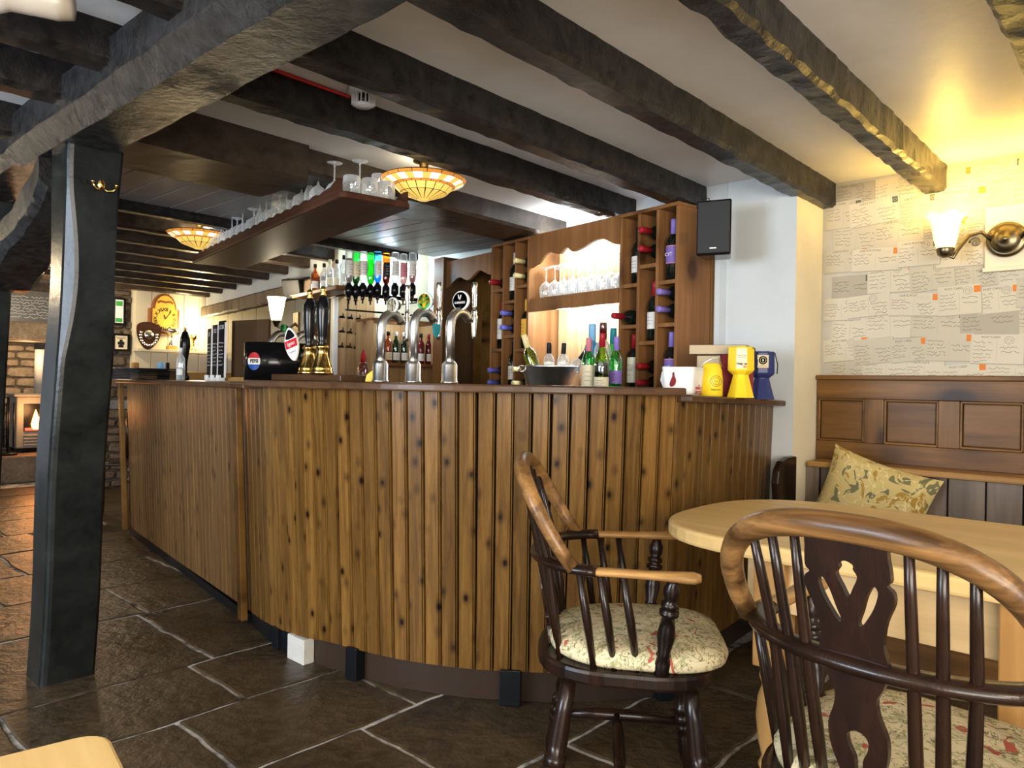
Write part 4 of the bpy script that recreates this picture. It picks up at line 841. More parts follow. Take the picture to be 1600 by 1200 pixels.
def optic(u, g, lab, liq, cap, label, k_):
    p = onT(u, 447 + (k_ % 2) * 2, 4.64 - .05); p2 = p - CX * .05
    b = thing('spirit_bottle', label, 'bottle', p, ROTR, 'upturned spirit bottles'); b.rotation_euler = (0, 0, ROTR)
    fl = Matrix.Translation((0, 0, .235)) @ Matrix.Rotation(PI, 4, 'X'); r = .027; pf = [(.023, 0), (r, .006), (r, .165), (.024, .195), (.013, .215), (.012, .24)]
    child('glass_body', cmesh(('ob', g), lambda: MB().lathe([(.0001, .003)] + pf, 16, 0, fl).mesh('glass_body', g)), b)
    if liq: child('liquid', cmesh(('ol', liq, k_ % 3), lambda: MB().lathe([(.0001, .05 + .03 * (k_ % 3)), (r - .003, .05 + .03 * (k_ % 3)), (r - .003, .165), (.021, .195), (.010, .215), (.0001, .23)], 14, 0, fl).mesh('liquid', liq)), b)
    if lab: 
        def ml():
            mb = MB(); mb.lathe([(r + .0008, .07), (r + .0008, .17)], 12, 0, None, True, -PI / 2 - 1.25, -PI / 2 + 1.25); tc_ = 1
            for q in range(4): scribble(mb, -.016, .016, .09 + .018 * q, .006, .002, 1, -r - .0015, None, q + .3)
            return mb.mesh('paper_label', [lab, 'chalk' if lab == 'cap_black' else 'ink'])
        child('paper_label', cmesh(('olb', lab), ml), b)
    child('optic_measure', cmesh('optic', lambda: MB().lathe([(.0135, .022), (.017, .012), (.026, -.0), (.026, -.055), (.016, -.065), (.010, -.09), (.006, -.092), (.005, -.12), (.0001, -.12)], 14).mesh('optic_measure', 'blackplastic')), b)
    child('optic_chamber', cmesh('opticc', lambda: MB().lathe([(.014, -.066), (.014, -.095), (.0001, -.096)], 12).mesh('optic_chamber', 'g_amber')), b)
for k_, s_ in enumerate(spir): optic(*s_, k_)
lp_ = onT(605, 398, 4.95); point('optic_led', (lp_.x, lp_.y, 2.0), 5.0, (.62, .84, 1), .06)
ls_ = onT(560, 392, 5.03); bx(MB(), 0, .55, 0, .015, 0, .012).build('led_strip', 'led', None, loc=(ls_.x, ls_.y, 2.03), rz=ROTR)
tag(bpy.data.objects['led_strip.002'] if 'led_strip.002' in bpy.data.objects else bpy.data.objects['led_strip'], 'cool white light strip above the spirit bottles', 'light')
# bottle niche below
na, nb_ = onT(580, 510, 4.80), onT(684, 590, 4.80); nw = (nb_ - na).dot(NX)
ni = thing('bottle_niche', 'open wooden shelf niche behind the beer taps', 'shelf unit', (na.x, na.y, 0), ROTR); zs_ = onT(630, 568, 4.85).z; zu_ = onT(630, 505, 4.85).z
for x in (0, nw - .02): bx(MB(), x, x + .02, 0, .25, .93, zu_).build('side', 'plank_bk', ni, .002)
bx(MB(), 0, nw, -.01, .25, zu_, zu_ + .02).build('top_board', 'rackwood', ni, .002); bx(MB(), .02, nw - .02, 0, .25, zs_ - .022, zs_).build('shelf', 'rackwood', ni, .002)
for i in range(6): bx(MB(), .02 + (nw - .04) * i / 6, .02 + (nw - .04) * (i + 1) / 6 - .003, .24, .25, .93, zu_).build('plank', 'plank_bk', ni)
for u, g, cap, lab, lb, kd in ((606, 'g_amber', 'cap_black', 'lab_cream', 'amber spirit bottle at left of the shelf niche', 'spirit'), (618, 'g_dkgreen', 'lab_white', 'lab_white', 'green spirit bottle with pale blue label, left one in the niche', 'spirit'), (631, 'g_dkgreen', 'lab_white', 'lab_white', 'green spirit bottle with white label, right one in the niche', 'spirit'), (657, 'darkred', 'cap_black', 'lab_white', 'dark red liqueur bottle, left of three in the niche', 'spirit'), (670, 'darkred', 'cap_red', 'lab_white', 'red liqueur bottle, middle of three in the niche', 'spirit'), (680, 'darkred', 'cap_red', 'lab_white', 'red liqueur bottle, right of three in the niche', 'spirit')):
    p = onT(u, 568, 4.90); bottle(lb, (p.x, p.y, zs_ + .001), ROTR, kd, g, cap, lab, lz=(.03, .10), scale=.80, name='spirit_bottle')
np_ = onT(632, 512, 4.86); point('niche_led', (np_.x, np_.y, zu_ - .03), .8, (.75, .9, 1), .03)
# shelf with upright bottles along the lintel wall, rounded bracket end
sa, sb = onpl(484, 457, NX, NL - .10), onpl(546, 447, NX, NL - .10); ZS = sb.z; ts0, ts1 = sb.dot(CX), sa.dot(CX)
sh_ = tag(slabT('spirit_shelf', ts0, ts1 + .1, NL - .20, NL + .05, ZS - .03, ZS, 'rackwood', None, .006), 'brown wooden shelf of upright bottles above the clip board', 'shelf')
for k_, (u, g, lab, lb, cap) in enumerate(((492, 'g_amber', 'lab_white', 'upright amber bottle, leftmost on the brown shelf', 'cap_black'), (506, 'g_clear', 'lab_white', 'upright clear bottle, second from left on the brown shelf', 'cap_black'), (515, 'g_clear', 'lab_cream', 'tall clear bottle in the middle of the brown shelf', 'lab_cream'), (526, 'g_clear', 'lab_cream', 'clear bottle with cream label second from right on the brown shelf', 'cap_black'), (537, 'g_clear', 'lab_white', 'upright clear bottle, rightmost on the brown shelf', 'cap_black'))):
    p = onpl(u, 440, NX, NL - .10 + .04 * (k_ % 2)); bottle(lb, (p.x, p.y, ZS + .001), ROTR, 'spirit', g, cap, lab, lz=(.05, .12), scale=.76, name='spirit_bottle', liquid='g_amber', lev=.03)
# ================================================================== HANGING GLASS SHELF
hs = thing('hanging_shelf', 'long dark mahogany shelf of glasses hung above the bar', 'shelf', TN(2.80, 1.26, 1.885), ROTC); HL = 2.30
ol = [(0, 0)]; R_ = .035
pl2 = [(-HL, 0), (-R_, 0)] + [(-R_ + R_ * math.sin(a), R_ - R_ * math.cos(a)) for a in (.4, .8, 1.2, 1.57)] + [(0, .33 - R_)] + [(-R_ + R_ * math.cos(a), .33 - R_ + R_ * math.sin(a)) for a in (.4, .8, 1.2, 1.57)] + [(-HL, .33)]
MB().prism(pl2, 0, .028).build('shelf_board', 'shelfwood', hs, .008)
wv = [(-HL, .0)] + [(-HL + (HL - .03) * i / 120, .028 + .010 * abs(math.sin(i * .52)) + (.03 * max(0, (i - 112) / 8) if i > 112 else 0)) for i in range(121)] + [(-.03, 0)]
v_, f_ = plate(wv, [], .012); MB().add([(v.x, v.y + .012, v.z + .022) for v in v_], f_).build('gallery_rail', 'shelfwood', hs)
v_, f_ = plate([(x, z * .9) for x, z in wv], [], .012); MB().add([(v.x, v.y + .318, v.z + .022) for v in v_], f_).build('gallery_rail', 'shelfwood', hs)
for x, m_ in ((-.75, 'chrome'), (-1.75, 'blackplastic'), (-2.2, 'blackplastic')): MB().tube([(x, .165, .02), (x, .165, .235)], .008, 10).build('hanging_rod', m_, hs)
GZ = 1.885 + .0285
kinds = ['wine', 'wine', 'balloon', 'flute', 'wine', 'tumbler']; rd = random.Random(9)
i = 0; x = .40
while x < HL - .05:
    for j, y in enumerate((.066, .165, .264)):
        if abs(x - .75) < .07 and j == 1 or abs(x - 1.75) < .07 and j == 1 or abs(x - 2.2) < .07 and j == 1: continue
        k_ = ['wine', 'balloon', 'tumbler', 'flute', 'wine', 'wine', 'balloon'][(i * 3 + j * 2) % 7]
        nm = {'wine': 'stemmed wine glass', 'balloon': 'balloon gin glass', 'tumbler': 'short tumbler', 'flute': 'slim flute glass'}[k_]
        glass('bar_glass', k_, 'upturned %s on the hanging shelf, %s row, %s from the near end' % (nm, ('bar side', 'middle', 'staff side')[j], ORD[i]), TN(2.80 + x + .02 * j, 1.26 + y, GZ), 'glasses on the hanging shelf')
    x += .098; i += 1
glass('wine_glass', 'wine', 'wine glass upside down at the near end of the hanging shelf, left one', TN(2.80 + .30, 1.26 + .10, GZ), None); glass('wine_glass', 'wine', 'wine glass upside down at the near end of the hanging shelf, right one', TN(2.80 + .20, 1.26 + .175, GZ), None)
for t_, n_g, lb in ((.10, .09, 'left'), (.09, .17, 'middle'), (.09, .25, 'right')): glass('beer_glass', 'tumbler', 'short straight beer glass at the near end of the hanging shelf, %s one' % lb, TN(2.80 + t_, 1.26 + n_g, GZ), None)
glass('beer_glass', 'pint', 'taller straight beer glass just behind the near end of the hanging shelf', TN(2.80 + .19, 1.26 + .265, GZ), None)
# ================================================================== THINGS ON THE BAR
def onbar(u, Y, z=ZB): p = atY(u, 600, Y); return Vector((p.x, p.y, z + .0008))
ROTS = math.atan2(-.52, .85)
XF = Matrix.Rotation(PI / 2, 4, 'X')
def disc(r, th, seg=28, sx=1, sz=1): return [(0.0001, -th / 2), (r, -th / 2), (r, th / 2), (.0001, th / 2)]
def swan(label, loc, rz, H=.275, reach=.115, R=.0185, badge=None, handle=True, col=.030):
    s = thing('beer_tap', label, 'beer tap', loc, rz)
    MB().lathe([(col + .004, 0), (col + .004, .006), (col, .010), (col, .072), (R + .006, .082), (R + .001, .088)], 24).build('collar', 'steel', s)
    pts = [(0, 0, .07), (0, 0, H - reach * .55)] + [(0, reach * .5 * (1 - math.cos(a)), H - reach * .55 + reach * .55 * math.sin(a)) for a in [PI * k_ / 12 for k_ in range(1, 11)]]
    MB().tube(pts, R, 18).build('swan_neck', 'steel', s); e = Vector(pts[-1])
    if handle:
        X = Matrix.Translation((0, reach + .022, e.z + .0))
        MB().tube([e, (0, reach + .022, e.z + .012)], .010, 10).build('spigot', 'chrome', s)
        tb2 = MB().lathe([(.006, -.075), (.009, -.06), (.011, -.02), (.013, .0), (.014, .02), (.010, .032), (.012, .040), (.008, .05)], 14, 0, X).build('tap_body', 'chrome', s)
        MB().lathe([(.006, .045), (.008, .06), (.0105, .13), (.0125, .15), (.009, .158), (.0001, .158)], 12, 0, X).build('tap_handle', 'chrome', tb2)
    if badge:
        bo_ = thing_part = MB(); r = badge.get('r', .032); zc_ = H + .005 + r; y = reach * .62
        mb = MB(); Xb = Matrix.Translation((0, y - .012, zc_)) @ XF @ Matrix.Diagonal((badge.get('sx', 1), 1, 1, 1))
        mb.lathe([(.0001, -.006), (r * .9, -.006), (r, -.004), (r, .005), (r * .93, .0065), (.0001, .0065)], 30, 0, Xb)
        mb.lathe([(r * .5, -.03), (r * .9, -.006)], 20, 3, Xb)
        if badge.get('inner'): mb.lathe([(.0001, .0071), (r * .88, .0071)], 28, 1, Xb)
        if badge.get('band'): mb.lathe([(r * .62, .0078), (r * .93, .0078)], 14, 4, Xb, True, PI * 1.08, PI * 1.92)
        for tx, sz, dz, mi in badge.get('text', []): text(mb, tx, sz, FR(0, y - .012 - .0082, zc_ + dz), mi)
        if badge.get('harp'): mb.tube([(-.008, y - .021, zc_ + .024), (-.004, y - .021, zc_ + .008), (.0, y - .021, zc_ + .004), (.007, y - .021, zc_ + .022)], .0022, 6, 2)
        mb.build('badge', badge['mats'], s); MB().box((0, y, H + .004), (.014, .014, .02)).build('badge_stem', 'brass', s)
    return s
rzT = ROTC * .75
swan('steel swan neck beer tap with round white badge, left of three', onbar(594, 2.92), rzT, badge=dict(r=.031, mats=['white_p', 'lab_cream', 'green_p', 'blackplastic', 'gold'], inner=1))
swan('middle steel swan neck beer tap with yellow and green badge', onbar(645, 2.90), rzT, H=.285, badge=dict(r=.036, sx=1.12, mats=['white_p', 'yellow_p', 'green_p', 'blackplastic', 'green_p'], inner=1, band=1, text=[('THATCHERS', .0105, .013, 2), ('GOLD', .016, -.003, 2)]))
swan('right steel swan neck beer tap with black harp badge', onbar(702, 2.88), rzT, H=.285, badge=dict(r=.039, sx=1.12, mats=['white_p', 'slate', 'white_p', 'navy', 'white_p'], inner=1, harp=1, text=[('GUINNESS', .0125, -.008, 2)]))
swan('small steel tap with green badge behind the black drinks dispenser', onbar(422, 3.86), rzT, H=.25, reach=.14, badge=dict(r=.022, mats=['green_p', 'green_p', 'white_p', 'blackplastic', 'gold'], inner=1), handle=False, col=.024)
swan('small steel tap with pale oval badge behind the hand pumps', onbar(458, 3.88), rzT, H=.25, reach=.14, badge=dict(r=.024, mats=['white_p', 'lab_white', 'lab_pink', 'blackplastic', 'gold'], inner=1), col=.024)
tg = [o for o in COL.objects if o.name.startswith('beer_tap') and 'yellow and green' in o.get('label', '')][0]
v_, f_ = plate(smooth_poly([(-.020, .022), (0, .026), (.020, .022), (.018, -.005), (0, -.030), (-.018, -.005)], 4), [], .004); MB().add([(v.x, v.y + .125, v.z + .215) for v in v_], f_).build('shield_tag', 'teal_p', tg, label='small teal shield tag')
# plinth + hand pumps
pa_ = onbar(500, 3.20)
pn = MB(); bx(pn, -.26, .20, -.06, .10, 0, .028); tag(pn.build('pump_plinth', 'bartop', None, .004, loc=pa_, rz=-.62), 'dark raised wooden block under the brass hand pumps', 'plinth')
def pump(label, loc, rz, badge=None):
    s = thing('hand_pump', label, 'beer pump', loc, rz)
    MB().lathe([(.048, 0), (.048, .012), (.044, .016), (.046, .024), (.042, .032), (.034, .055), (.024, .085), (.022, .105), (.028, .112), (.028, .120), (.018, .126)], 24).build('brass_base', 'brass', s)
    hd_ = MB().lathe([(.016, .120), (.020, .13), (.016, .14), (.020, .16), (.025, .22), (.029, .27), (.027, .30), (.016, .325), (.011, .332)], 20).build('handle', 'blackplastic', s)
    MB().lathe([(.010, .330), (.014, .336), (.008, .345), (.012, .352), (.013, .360), (.008, .370), (.0001, .373)], 16).build('finial', 'brass', hd_)
    if badge:
        v_, f_ = plate(smooth_poly([(0, .075), (.030, .045), (.040, .0), (.028, -.045), (0, -.075), (-.028, -.045), (-.040, 0), (-.030, .045)], 4), [], .008); mb = MB()
        mb.add([(v.x, v.y, v.z) for v in v_], f_, 0); quad(mb, 0, .002, .074, .036, -.0046, 1); v2, f2_ = plate(smooth_poly([(0, .066), (.022, .045), (.026, .026), (-.026, .026), (-.022, .045)], 3), [], .001); mb.add([(v.x, v.y - .0045, v.z) for v in v2], f2_, 3)
        text(mb, 'igoo', .026, FR(0, -.0055, .003), 2); scribble(mb, -.02, .02, -.035, .008, .003, 3, -.0048); o = mb.build('pump_clip', ['lab_white', 'red_p', 'white_p', 'slate'], s); o.location = (-.052, -.05, .13); o.rotation_euler = (0, -.28, -.1)
    return s
pump('left black handled hand pump with oval red and white clip', onbar(482, 3.22, ZB + .028), -.45, True); pump('right black handled hand pump on a brass base', onbar(502.5, 3.10, ZB + .028), -.45)
# black drinks dispenser
dp = thing('drinks_dispenser', 'black curved soft drink dispenser with round red white and blue logo on the bar', 'dispenser', onbar(432, 3.58, ZB - .012), .38)
ol = [(.15 * math.cos(a), -.10 * math.sin(a)) for a in [PI * i / 18 for i in range(19)]][::-1]; MB().prism(ol + [(.15, .06), (-.15, .06)], 0.004, .192, 0, None, True).build('housing', 'blackplastic', dp)
lg = MB(); N_ = 24
def arcpt(x, z, o=.002):
    x = max(-.149, min(.149, x)); return (x, -.10 * math.sqrt(1 - (x / .15) ** 2) - o, z)
def seg_(z0, z1, m):
    for k_ in range(10):
        za, zb_ = z0 + (z1 - z0) * k_ / 10, z0 + (z1 - z0) * (k_ + 1) / 10
        wa, wb = math.sqrt(max(0, .043 ** 2 - za ** 2)) * .62, math.sqrt(max(0, .043 ** 2 - zb_ ** 2)) * .62; c0 = -.108
        for j in range(4):
            f0, f1_ = -1 + j / 2, -1 + (j + 1) / 2
            lg.add([arcpt(c0 + wa * f0, .10 + za), arcpt(c0 + wa * f1_, .10 + za), arcpt(c0 + wb * f1_, .10 + zb_), arcpt(c0 + wb * f0, .10 + zb_)], [(0, 1, 2, 3)], m)
seg_(.015, .043, 0); seg_(-.015, .015, 1); seg_(-.043, -.015, 2)
ca = arcpt(-.108, .10, .004); text(lg, 'PEPSI', .024, Matrix.Translation(ca) @ Matrix.Rotation(-.62, 4, 'Z') @ Matrix.Rotation(PI / 2, 4, 'X'), 3, sx=.8, bold=.0006); lg.build('logo', ['red_p', 'white_p', 'blue_p', 'ink'], dp)
# menu cards in clear feet
for k_, (u, Y, a_) in enumerate(((327, 4.22, .62), (336, 4.12, .58), (346, 4.02, .52))):
    mc = thing('menu_card', 'black chalkboard menu card in a clear foot on the bar, %s of three' % ('left', 'middle', 'right')[k_], 'menu', onbar(u, Y, ZB - .012), -a_ - .35)
    bx(MB(), -.05, .05, -.004, .004, .02, .30 + .015 * k_).build('card', 'slate', mc, .001); bx(MB(), -.04, .0, -.02, .02, 0, .035).build('foot', 'lab_white', mc, .004)
    mb = MB(); text(mb, ('£7', '£3.5', '£3.50')[k_], .032, FR(0, -.0052, .265 + .015 * k_), 0, extr=.0001)
    for j in range(7): scribble(mb, -.04, .04 - .01 * (j % 3), .21 - .02 * j, .009, .0022, 0, -.0050, None, j + k_ * 10)
    mb.build('chalk_writing', 'chalk', mc); MB().box((.052, 0, .17), (.004, .010, .30)).build('edge_strip', 'chalk', mc)
bb = thing('dark_board', 'large dark brown board standing on the bar behind the dispenser', 'board', onbar(386, 3.98, ZB - .012), -.55); bx(MB(), -.135, .16, 0, .02, .025, .335).build('board_panel', 'brownpanel', bb, .003); bx(MB(), -.135, .16, -.02, .04, 0, .025).build('board_base', 'pine_v', bb, .003)
# far left end of the bar: trays, bottle, cup, pump handle
for k_ in range(7):
    p_ = onbar(222, 4.75, ZB - .0115 + .0105 * k_); o = bx(MB(), -.19 + .006 * (k_ % 3), .19 + .006 * (k_ % 2), -.13, .13, 0, .0085).build('serving_mat', 'blackplastic', None, .002, loc=p_, rz=-.62 + .02 * (k_ % 3))
    tag(o, 'black serving mat, %s of the stack at the far end of the bar' % ('lowest', 'second lowest', 'third lowest', 'middle', 'third from top', 'second from top', 'topmost')[k_], 'mat')
bz = bottle('clear spray bottle standing at the far end of the bar', onbar(282, 4.35, ZB - .012), -.4, 'spirit', 'g_clear', 'lab_white', 'lab_white', lz=(.05, .10), scale=.66, name='clear_bottle', liquid='g_clear', lev=.13)
hp = thing('hand_pump', 'single black handled pump at the far end of the bar', 'beer pump', onbar(288, 4.75, ZB - .012), 0); MB().lathe([(.03, 0), (.03, .02), (.016, .05), (.016, .10), (.020, .14), (.032, .22), (.030, .27), (.018, .31), (.0001, .325)], 18).build('handle', 'blackplastic', hp); MB().lathe([(.008, .322), (.010, .335), (.0001, .345)], 10).build('finial', 'brass', hp)
cp = thing('sachet_cup', 'black cup of blue and white sachets beside the stack of mats', 'cup', onbar(255, 4.9, ZB - .012), 0); MB().lathe([(.035, 0), (.045, .07), (.042, .07), (.034, .01)], 18).build('cup_body', 'blackplastic', cp)
for k_ in range(5): MB().box((0, 0, .04), (.04, .006, .08)).build('sachet', ['lightblue', 'white_p', 'lightblue', 'white_p', 'cap_black'][k_], cp, loc=(-.02 + .012 * k_, .01 * (k_ % 2), .035), rz=.4 * k_)
# yellow pack, squeezy bottle, jar
yp_ = thing('yellow_pack', 'small yellow packet left of the beer taps', 'packet', onbar(578, 3.05), .2); MB().prism([(-.02, 0), (.022, 0), (.026, .03), (.008, .048), (-.014, .03)], -.012, .012, 0, Matrix.Rotation(PI / 2, 4, 'X')).build('packet_body', 'yellow_p', yp_, .003)
p_ = onT(567, 592, 4.3); sqz = thing('sauce_bottle', 'clear squeezy bottle with red nozzle in front of the clip board', 'bottle', (p_.x, p_.y, 1.10), 0); MB().lathe([(.030, 0), (.034, .01), (.033, .12), (.020, .15), (.014, .16)], 16).build('bottle_body', 'g_pink', sqz); MB().lathe([(.018, .158), (.017, .19), (.006, .235), (.0001, .238)], 14).build('nozzle', 'red_p', sqz)
# charity pots, jugs, books on the short worktop
def onside(u, Y):
    p = atY(u, 600, Y); f = max(0, min(1, (p.dot(AX) - 2.36) / 1.05)); return Vector((p.x, p.y, ZT + .009 - .028 * f))
jg = thing('white_jug', 'square white pub jug printed with a grouse bird', 'jug', onside(1067, 2.93), -.30)
def sqring(h, a, n=6): return [(h * x, h * y) for x, y in smooth_poly([(-1, -1), (0, -1.06), (1, -1), (1.06, 0), (1, 1), (0, 1.06), (-1, 1), (-1.06, 0)], 4)]
mb = MB(); vs = []; rs_ = [(.048, 0), (.056, .012), (.058, .06), (.062, .112), (.056, .112), (.050, .02)]; n_ = len(sqring(1, 0))
for h, z in rs_: vs += [(x, y, z) for x, y in sqring(h, 0)]
mb.add(vs, [(k_ * n_ + i, k_ * n_ + (i + 1) % n_, (k_ + 1) * n_ + (i + 1) % n_, (k_ + 1) * n_ + i) for k_ in range(5) for i in range(n_)] + [tuple(range(n_ - 1, -1, -1)), tuple(range(5 * n_, 6 * n_))], 0, True); mb.build('jug_body', 'white_p', jg)
MB().tube([(-.058, 0, .095), (-.085, 0, .09), (-.09, 0, .06), (-.075, 0, .025), (-.056, 0, .02)], .007, 10).build('handle', 'white_p', jg); mb = MB()
v_, f_ = plate(smooth_poly([(-.016, .030), (-.006, .026), (.006, .034), (.010, .052), (.004, .068), (.003, .080), (-.002, .085), (-.006, .078), (-.006, .066), (-.014, .048)], 3), [], .0006); mb.add([(v.x - .012, v.y - .0645, v.z + .008) for v in v_], f_, 0); scribble(mb, -.04, .03, .026, .006, .0014, 1, -.0655)
text(mb, 'THE', .008, Matrix.Translation((.068, 0, .040)) @ Matrix.Rotation(PI / 2, 4, 'Z') @ XF, 2); text(mb, 'FAMOUS', .017, Matrix.Translation((.0672, -.005, .029)) @ Matrix.Rotation(PI / 2, 4, 'Z') @ XF, 2); text(mb, 'GROUSE', .018, Matrix.Translation((.0665, -.005, .013)) @ Matrix.Rotation(PI / 2, 4, 'Z') @ XF, 2); mb.build('printed_bird', ['bookred', 'ink', 'red_p'], jg)
jg.rotation_euler = (0, 0, -.62)
yj = thing('yellow_jug', 'rounded yellow charity tin with wire handle next to the white jug', 'tin', onside(1111, 2.96), -.1); MB().lathe([(.044, 0), (.046, .004), (.046, .07), (.042, .105), (.034, .128), (.028, .134), (.0001, .135)], 26).build('tin_body', 'yellow_p', yj)
MB().tube([(-.046, 0, .10), (-.03, -.02, .135), (.0, -.02, .155), (.025, -.02, .155), (.040, 0, .12)], .0028, 8).build('wire_handle', 'steel', yj); mb = MB()
ringX(mb, Matrix.Translation((.012, 0, .062)), 0, 0, .021, .0014, -.0478, 0); ringX(mb, Matrix.Translation((.012, 0, .062)), 0, 0, .014, .0012, -.0478, 0); scribble(mb, .004, .02, .062, .008, .0014, 0, -.048); text(mb, 'Thank you', .009, FR(.010, -.0478, .028), 0); mb.build('printed_emblem', 'ink', yj)
def charity(label, body, loc, rz, paper):
    s = thing('charity_box', label, 'collection box', loc, rz); mb = MB(); prof_ = [(.058, 0), (.054, .01), (.034, .085), (.032, .092), (.050, .105), (.056, .112), (.054, .203), (.050, .207), (.0001, .207)]
    mb.lathe(prof_, 8, 0, Matrix.Rotation(PI / 8, 4, 'Z'), False); mb.build('box_body', body, s, .003); mb = MB()
    if paper == 'help':
        quad(mb, .0, .158, .042, .082, -.0530, 0); text(mb, 'Help us', .013, FR(.001, -.0534, .137), 1, bold=.0004); scribble(mb, -.016, .018, .170, .004, .0012, 1, -.0533); scribble(mb, -.016, .018, .163, .004, .0012, 1, -.0533); quad(mb, .013, .125, .012, .010, -.0534, 2)
    else:
        quad(mb, .0, .163, .046, .055, -.0530, 0)
        ringX(mb, Matrix.Translation((0, 0, .168)), 0, 0, .011, .014, -.0533, 3); ringX(mb, Matrix.Translation((0, 0, .168)), 0, 0, .012, .0016, -.0536, 0); mb.ribbon([(0, -.0536, .158), (0, -.0536, .178)], .002, 0); scribble(mb, -.018, .018, .141, .004, .0014, 2, -.0533)
    mb.build('paper_label', ['lab_cream', 'ink', 'orange_p', 'slate'], s); MB().tube([(.02, -.02, .208), (.05, -.03, .20), (.062, -.03, .15), (.060, -.03, .11)], .0022, 6).build('cord', 'ink', s); return s
charity('yellow charity collection box with a flared base', 'yellow_p', onside(1157, 3.00), -.25, 'help'); charity('navy charity collection box with round emblem, nearest the white wall', 'navy', onside(1190, 3.22), -.25, 'emb')
def book(label, loc, rz, w_, d_, h_, cover, flat=False, spine_txt=None):
    s = thing('book', label, 'book', loc, rz)
    mb = MB(); bx(mb, 0, w_, 0, .003, 0, h_); bx(mb, 0, w_, d_ - .003, d_, 0, h_); bx(mb, 0, .004, 0, d_, 0, h_); mb.build('cover', cover, s, .001); bx(MB(), .005, w_ - .004, .003, d_ - .003, .003, h_ - .003).build('pages', 'paper_edge', s)
    if spine_txt:
        mb = MB()
        for k_ in range(3): text(mb, spine_txt[k_], .018, Matrix.Translation((-.0006, d_ / 2 + .012 - .012 * k_, h_ * .62)) @ Matrix.Rotation(PI / 2, 4, 'X') @ Matrix.Rotation(-PI / 2, 4, 'Y') @ Matrix.Rotation(PI / 2, 4, 'Z'), 0)
        mb.build('spine_lettering', 'gold', s)
    return s
bp = onside(1088, 3.20); book('upright buff book under the flat book', bp, -.55, .12, .05, .178, 'bookbuff')
b2 = bp + Vector((.062, -.028, 0)) ; book('upright dark red book behind the yellow tin', onside(1127, 3.09), -.15, .13, .055, .180, 'bookred')
fb_ = onside(1098, 3.17); fb_.z = bp.z + .186
sb_ = thing('book', 'pale flat book lying across the upright books', 'book', (fb_.x - .06, fb_.y, fb_.z - .003), -.42); mb = MB(); bx(mb, 0, .235, 0, .16, 0, .003); bx(mb, 0, .235, 0, .16, .037, .040); bx(mb, 0, .235, 0, .004, 0, .040); mb.build('cover', 'bookbuff', sb_, .001); bx(MB(), .004, .231, .005, .156, .003, .037).build('pages', 'paper_edge', sb_)
# ================================================================== BACK COUNTER: bucket and bottles
ZK = 1.101
def onback(u, Y): p = atY(u, 600, Y); return Vector((p.x, p.y, ZK))
bk = thing('ice_bucket', 'wide polished steel ice bucket holding bottles', 'bucket', onback(858, 3.72), .3)
MB().lathe([(.095, 0), (.100, .004), (.142, .118), (.150, .124), (.146, .128), (.138, .118), (.097, .008), (.0001, .008)], 40).build('bucket_body', 'steel', bk)
for sx in (-1, 1): MB().tube([(sx * .148 + .016 * math.cos(a) * sx, 0, .112 + .016 * math.sin(a)) for a in [2 * PI * i / 14 for i in range(14)]], .004, 8, closed=True).build('ring_handle', 'chrome', bk)
bc = Vector(bk.location); 
def leaning(label, dx, dy, rx_, ry_, glass_, cap, lab, sc_=.8, z=.02):
    b = bottle(label, (bc.x + dx, bc.y + dy, bc.z + z), 0, 'bord', glass_, cap, lab, scale=sc_, lz=(.10, .17)); b.rotation_euler = (rx_, ry_, 0)
leaning('olive green bottle leaning left out of the ice bucket', -.045, .0, -.05, -.32, 'g_olive', 'cap_cream', None, .92); leaning('clear bottle with dark cap in the ice bucket, left of two', .0, .04, -.1, .0, 'g_clear', 'cap_black', 'lab_white', .76); leaning('clear bottle with dark cap in the ice bucket, right of two', .062, .03, -.1, .06, 'g_clear', 'cap_black', 'lab_white', .76); leaning('clear bottle leaning right out of the ice bucket', .055, -.03, .0, .62, 'g_clear', 'cap_black', 'lab_white', .72, .03)
bottle('blue bottle with bright blue foil cap behind the green ones', onback(924, 3.68), 0, 'bord', 'g_blue', 'lightblue', None, scale=1.13); bottle('pale green wine bottle with pink capsule and tall cream label', onback(919, 3.50), -.2, 'bord', 'g_green', 'lab_pink', 'lab_cream', lz=(.03, .15), scale=.86)
bottle('clear bottle with brown neck behind the lime green one', onback(941, 3.60), 0, 'bord', 'g_clear', 'g_brown', 'lab_white', scale=1.13); bottle('lime green and dark bottle with red capsule and cream label', onback(940, 3.42), -.3, 'burg', 'g_olive', 'cap_red', 'lab_cream', lz=(.02, .08), scale=.92, liquid='winebottle', lev=.15)
bottle('green bottle with purple capsule against the right wine rack', onback(962, 3.47), -.3, 'bord', 'g_green', 'cap_purple', 'lab_purple', lz=(.05, .12), scale=.88); bottle('tall pale green bottle behind the purple capped one', onback(957, 3.74), -.3, 'bord', 'g_green', 'teal_p', 'lab_white', scale=1.08)
